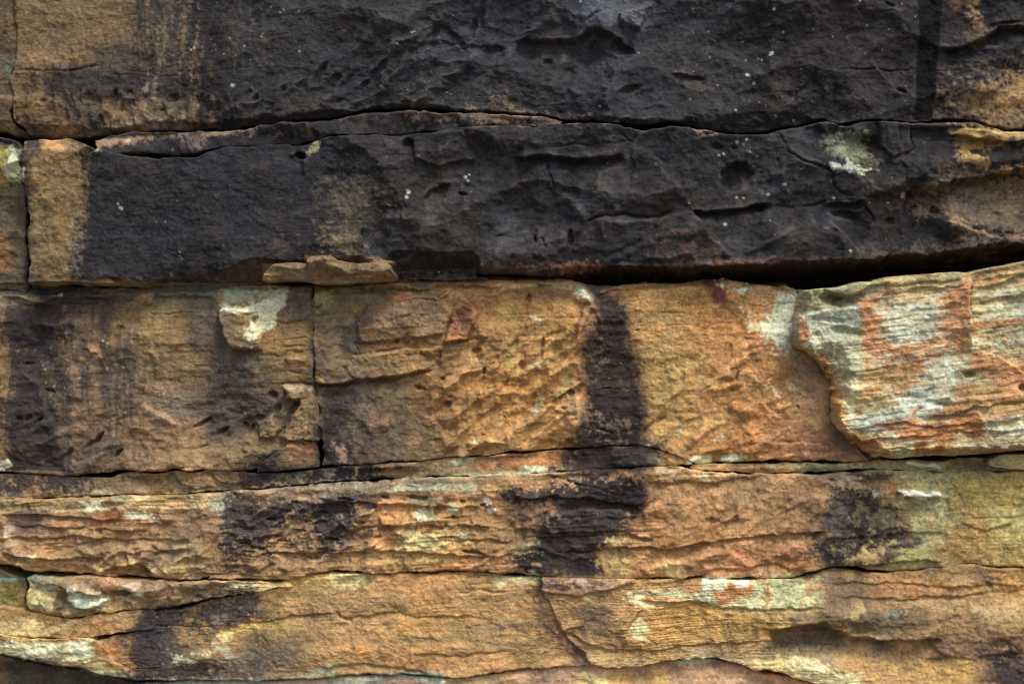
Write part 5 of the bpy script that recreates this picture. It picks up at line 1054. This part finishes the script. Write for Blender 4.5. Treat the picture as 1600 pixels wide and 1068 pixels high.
    block('rock_ledge', 'thin olive bed between the jutting pale block and the yellow green face', '1082,728 1150,725 1200,724 1240,726 1300,726 1360,723 1420,721 1500,718 1600,718 1800,712',
          '1082,731 1150,736 1200,739 1270,737 1330,734 1440,733 1470,735 1560,734 1600,733 1800,733', 4, (3, 3, 3, 3), group=G, seed=16)
    # ---- fourth tier
    block('rock_block', 'layered pinkish tan block at left with lumpy cream lower edge', '-190,785 0,783 70,780 110,777 200,776 300,773 356,769',
          '-190,880 0,880 20,880 50,889 90,896 130,896 150,899 170,901 200,901 250,902 275,904 310,904 324,899', 12, (7, 7, 5, 4), right='357,785 355,800 350,838 340,858 330,874', group=G, grow=.7, seed=17, extra=['F'])
    f1 = BL['layered pinkish tan block at left with lumpy cream lower edge']
    f2, df2 = block('rock_block', 'long banded block stained black in three places, its right end yellow green', '359,769 400,767 450,762 560,754 620,751 700,746 760,745 800,743 850,742 920,737 1000,734 1060,732 1082,735 1150,740 1200,743 1270,741 1330,738 1440,737 1470,739 1560,738 1600,737 1800,737',
          '328,901 345,901 400,902 450,903 470,898 500,894 520,890 560,891 580,896 610,894 650,892 700,892 740,891 780,895 800,895 840,898 870,901 950,902 1000,902 1080,901 1130,901 1200,901 1240,901 1260,896 1280,891 1300,886 1330,886 1360,890 1390,891 1430,887 1470,884 1500,881 1520,880 1560,884 1600,884 1800,884', 12, (6, 8, 4, 4),
          left='357,785 355,800 350,840 340,860 330,876', group=G, grow=1.5, seed=18)
    crust(f2, df2, 'mineral_crust', '1405,767 1425,765 1445,770 1468,768 1472,774 1440,779 1410,777', 2.2, 'white mineral crust in a short bar', 1)
    crust(f2, df2, 'lichen_patch', '644,799 672,796 673,811 660,817 652,812', .8, 'pale green lichen spot', 1.5)
    # ---- lowest tier
    block('rock_ledge', 'yellowish squared stone at the left edge, under the layered pinkish tan block', '-190,890 0,893 20,900 40,905', '-190,946 0,946 20,947 41,948', -4, (5, 4, 4, 4), group=G, seed=19)
    block('rock_ledge', 'lumpy brown and cream ledge under the layered block, thinning out to the right', '44,903 55,898 90,902 130,901 150,904 200,906 250,907 310,908 345,906 400,907 450,910',
          '44,949 75,958 110,962 140,957 190,952 240,952 270,948 300,942 320,936 350,931 400,924 450,915', 13, (6, 6, 4, 4), group=G, seed=20)
    block('rock_ledge', 'curving ochre and cream bed at the lower left, below the squared stone', '-190,950 0,951 40,953 75,963 110,967 140,962 190,957 238,954', '-190,990 0,991 50,995 95,996 140,993 190,986 238,980', 11, (5, 5, 4, 4), right='242,966', group=G, seed=21)
    block('rock_ledge', 'pale weathered lens of rock near the bottom left corner', '-190,993 0,994 50,998 95,999 140,997 158,1004', '-190,1016 0,1020 40,1030 90,1037 130,1043 165,1050 212,1060', 15, (5, 7, 4, 4), right='170,1025 188,1044', group=G, seed=22)
    block('rock', 'dark rock in the bottom left corner, under the pale lens', '-190,1022 0,1025 40,1035 90,1042 130,1048 165,1055 215,1066', '-190,1175 230,1175', -14, (5, 4, 4, 4), group=None, seed=23, coarse=1.4)
    block('rock_block', 'long smooth ochre block at the bottom with a dark purple left end', '236,957 275,953 303,946 323,940 352,935 402,926 436,920 440,908 470,903 500,900 520,897 560,898 580,901 610,899 650,897 700,897 740,896 780,900 800,900 843,904',
          '208,1062 300,1059 400,1059 490,1057 560,1053 640,1051 680,1055 720,1055 780,1048 800,1045 850,1040 900,1036 930,1036', 6, (6, 6, 8, 5),
          left='232,972 226,982 186,990 157,1000 164,1022 178,1042', right='858,918 860,936 872,957 880,982 900,1001 924,1014', group=G, seed=24)
    block('rock_ledge', 'thin dark speckled flake at the left end of the white banded block', '848,905 880,906 930,906 992,907', '847,922 875,926 900,929 930,924 960,916 992,910', 18, (4, 4, 4, 2), group=None, seed=25, jit=.6)
    block('rock_block', 'broad lower right block with a white and rust band along its top edge', '850,908 930,909 1000,907 1080,906 1130,906 1200,906 1240,906 1262,901 1282,896 1302,891 1330,891 1360,895 1390,896 1430,892 1470,889 1500,886 1520,885 1560,889 1600,889 1800,889',
          '924,1034 950,1042 980,1041 1020,1034 1080,1025 1120,1026 1160,1035 1178,1046 1235,1053 1278,1066 1340,1100 1420,1140 1500,1175 1800,1175', 12, (6, 6, 6, 4),
          left='847,922 851,936 865,956 872,981 892,1001 918,1013 920,1024', group=G, seed=26)
    block('rock_block', 'pinkish and blue grey rock along the bottom edge of the photo', '212,1067 300,1063 400,1063 490,1061 560,1057 640,1055 680,1059 720,1059 780,1052 800,1049 850,1044 900,1038 925,1038 950,1046 980,1045 1020,1038 1080,1029 1120,1030 1158,1039 1176,1050 1233,1057 1275,1070 1338,1104 1418,1144 1498,1175',
          '232,1175 800,1175 1498,1179', -2, (5, 4, 4, 3), group=G, seed=27, coarse=1.2)
    print('done', round(time.time()-T00, 1), 's')
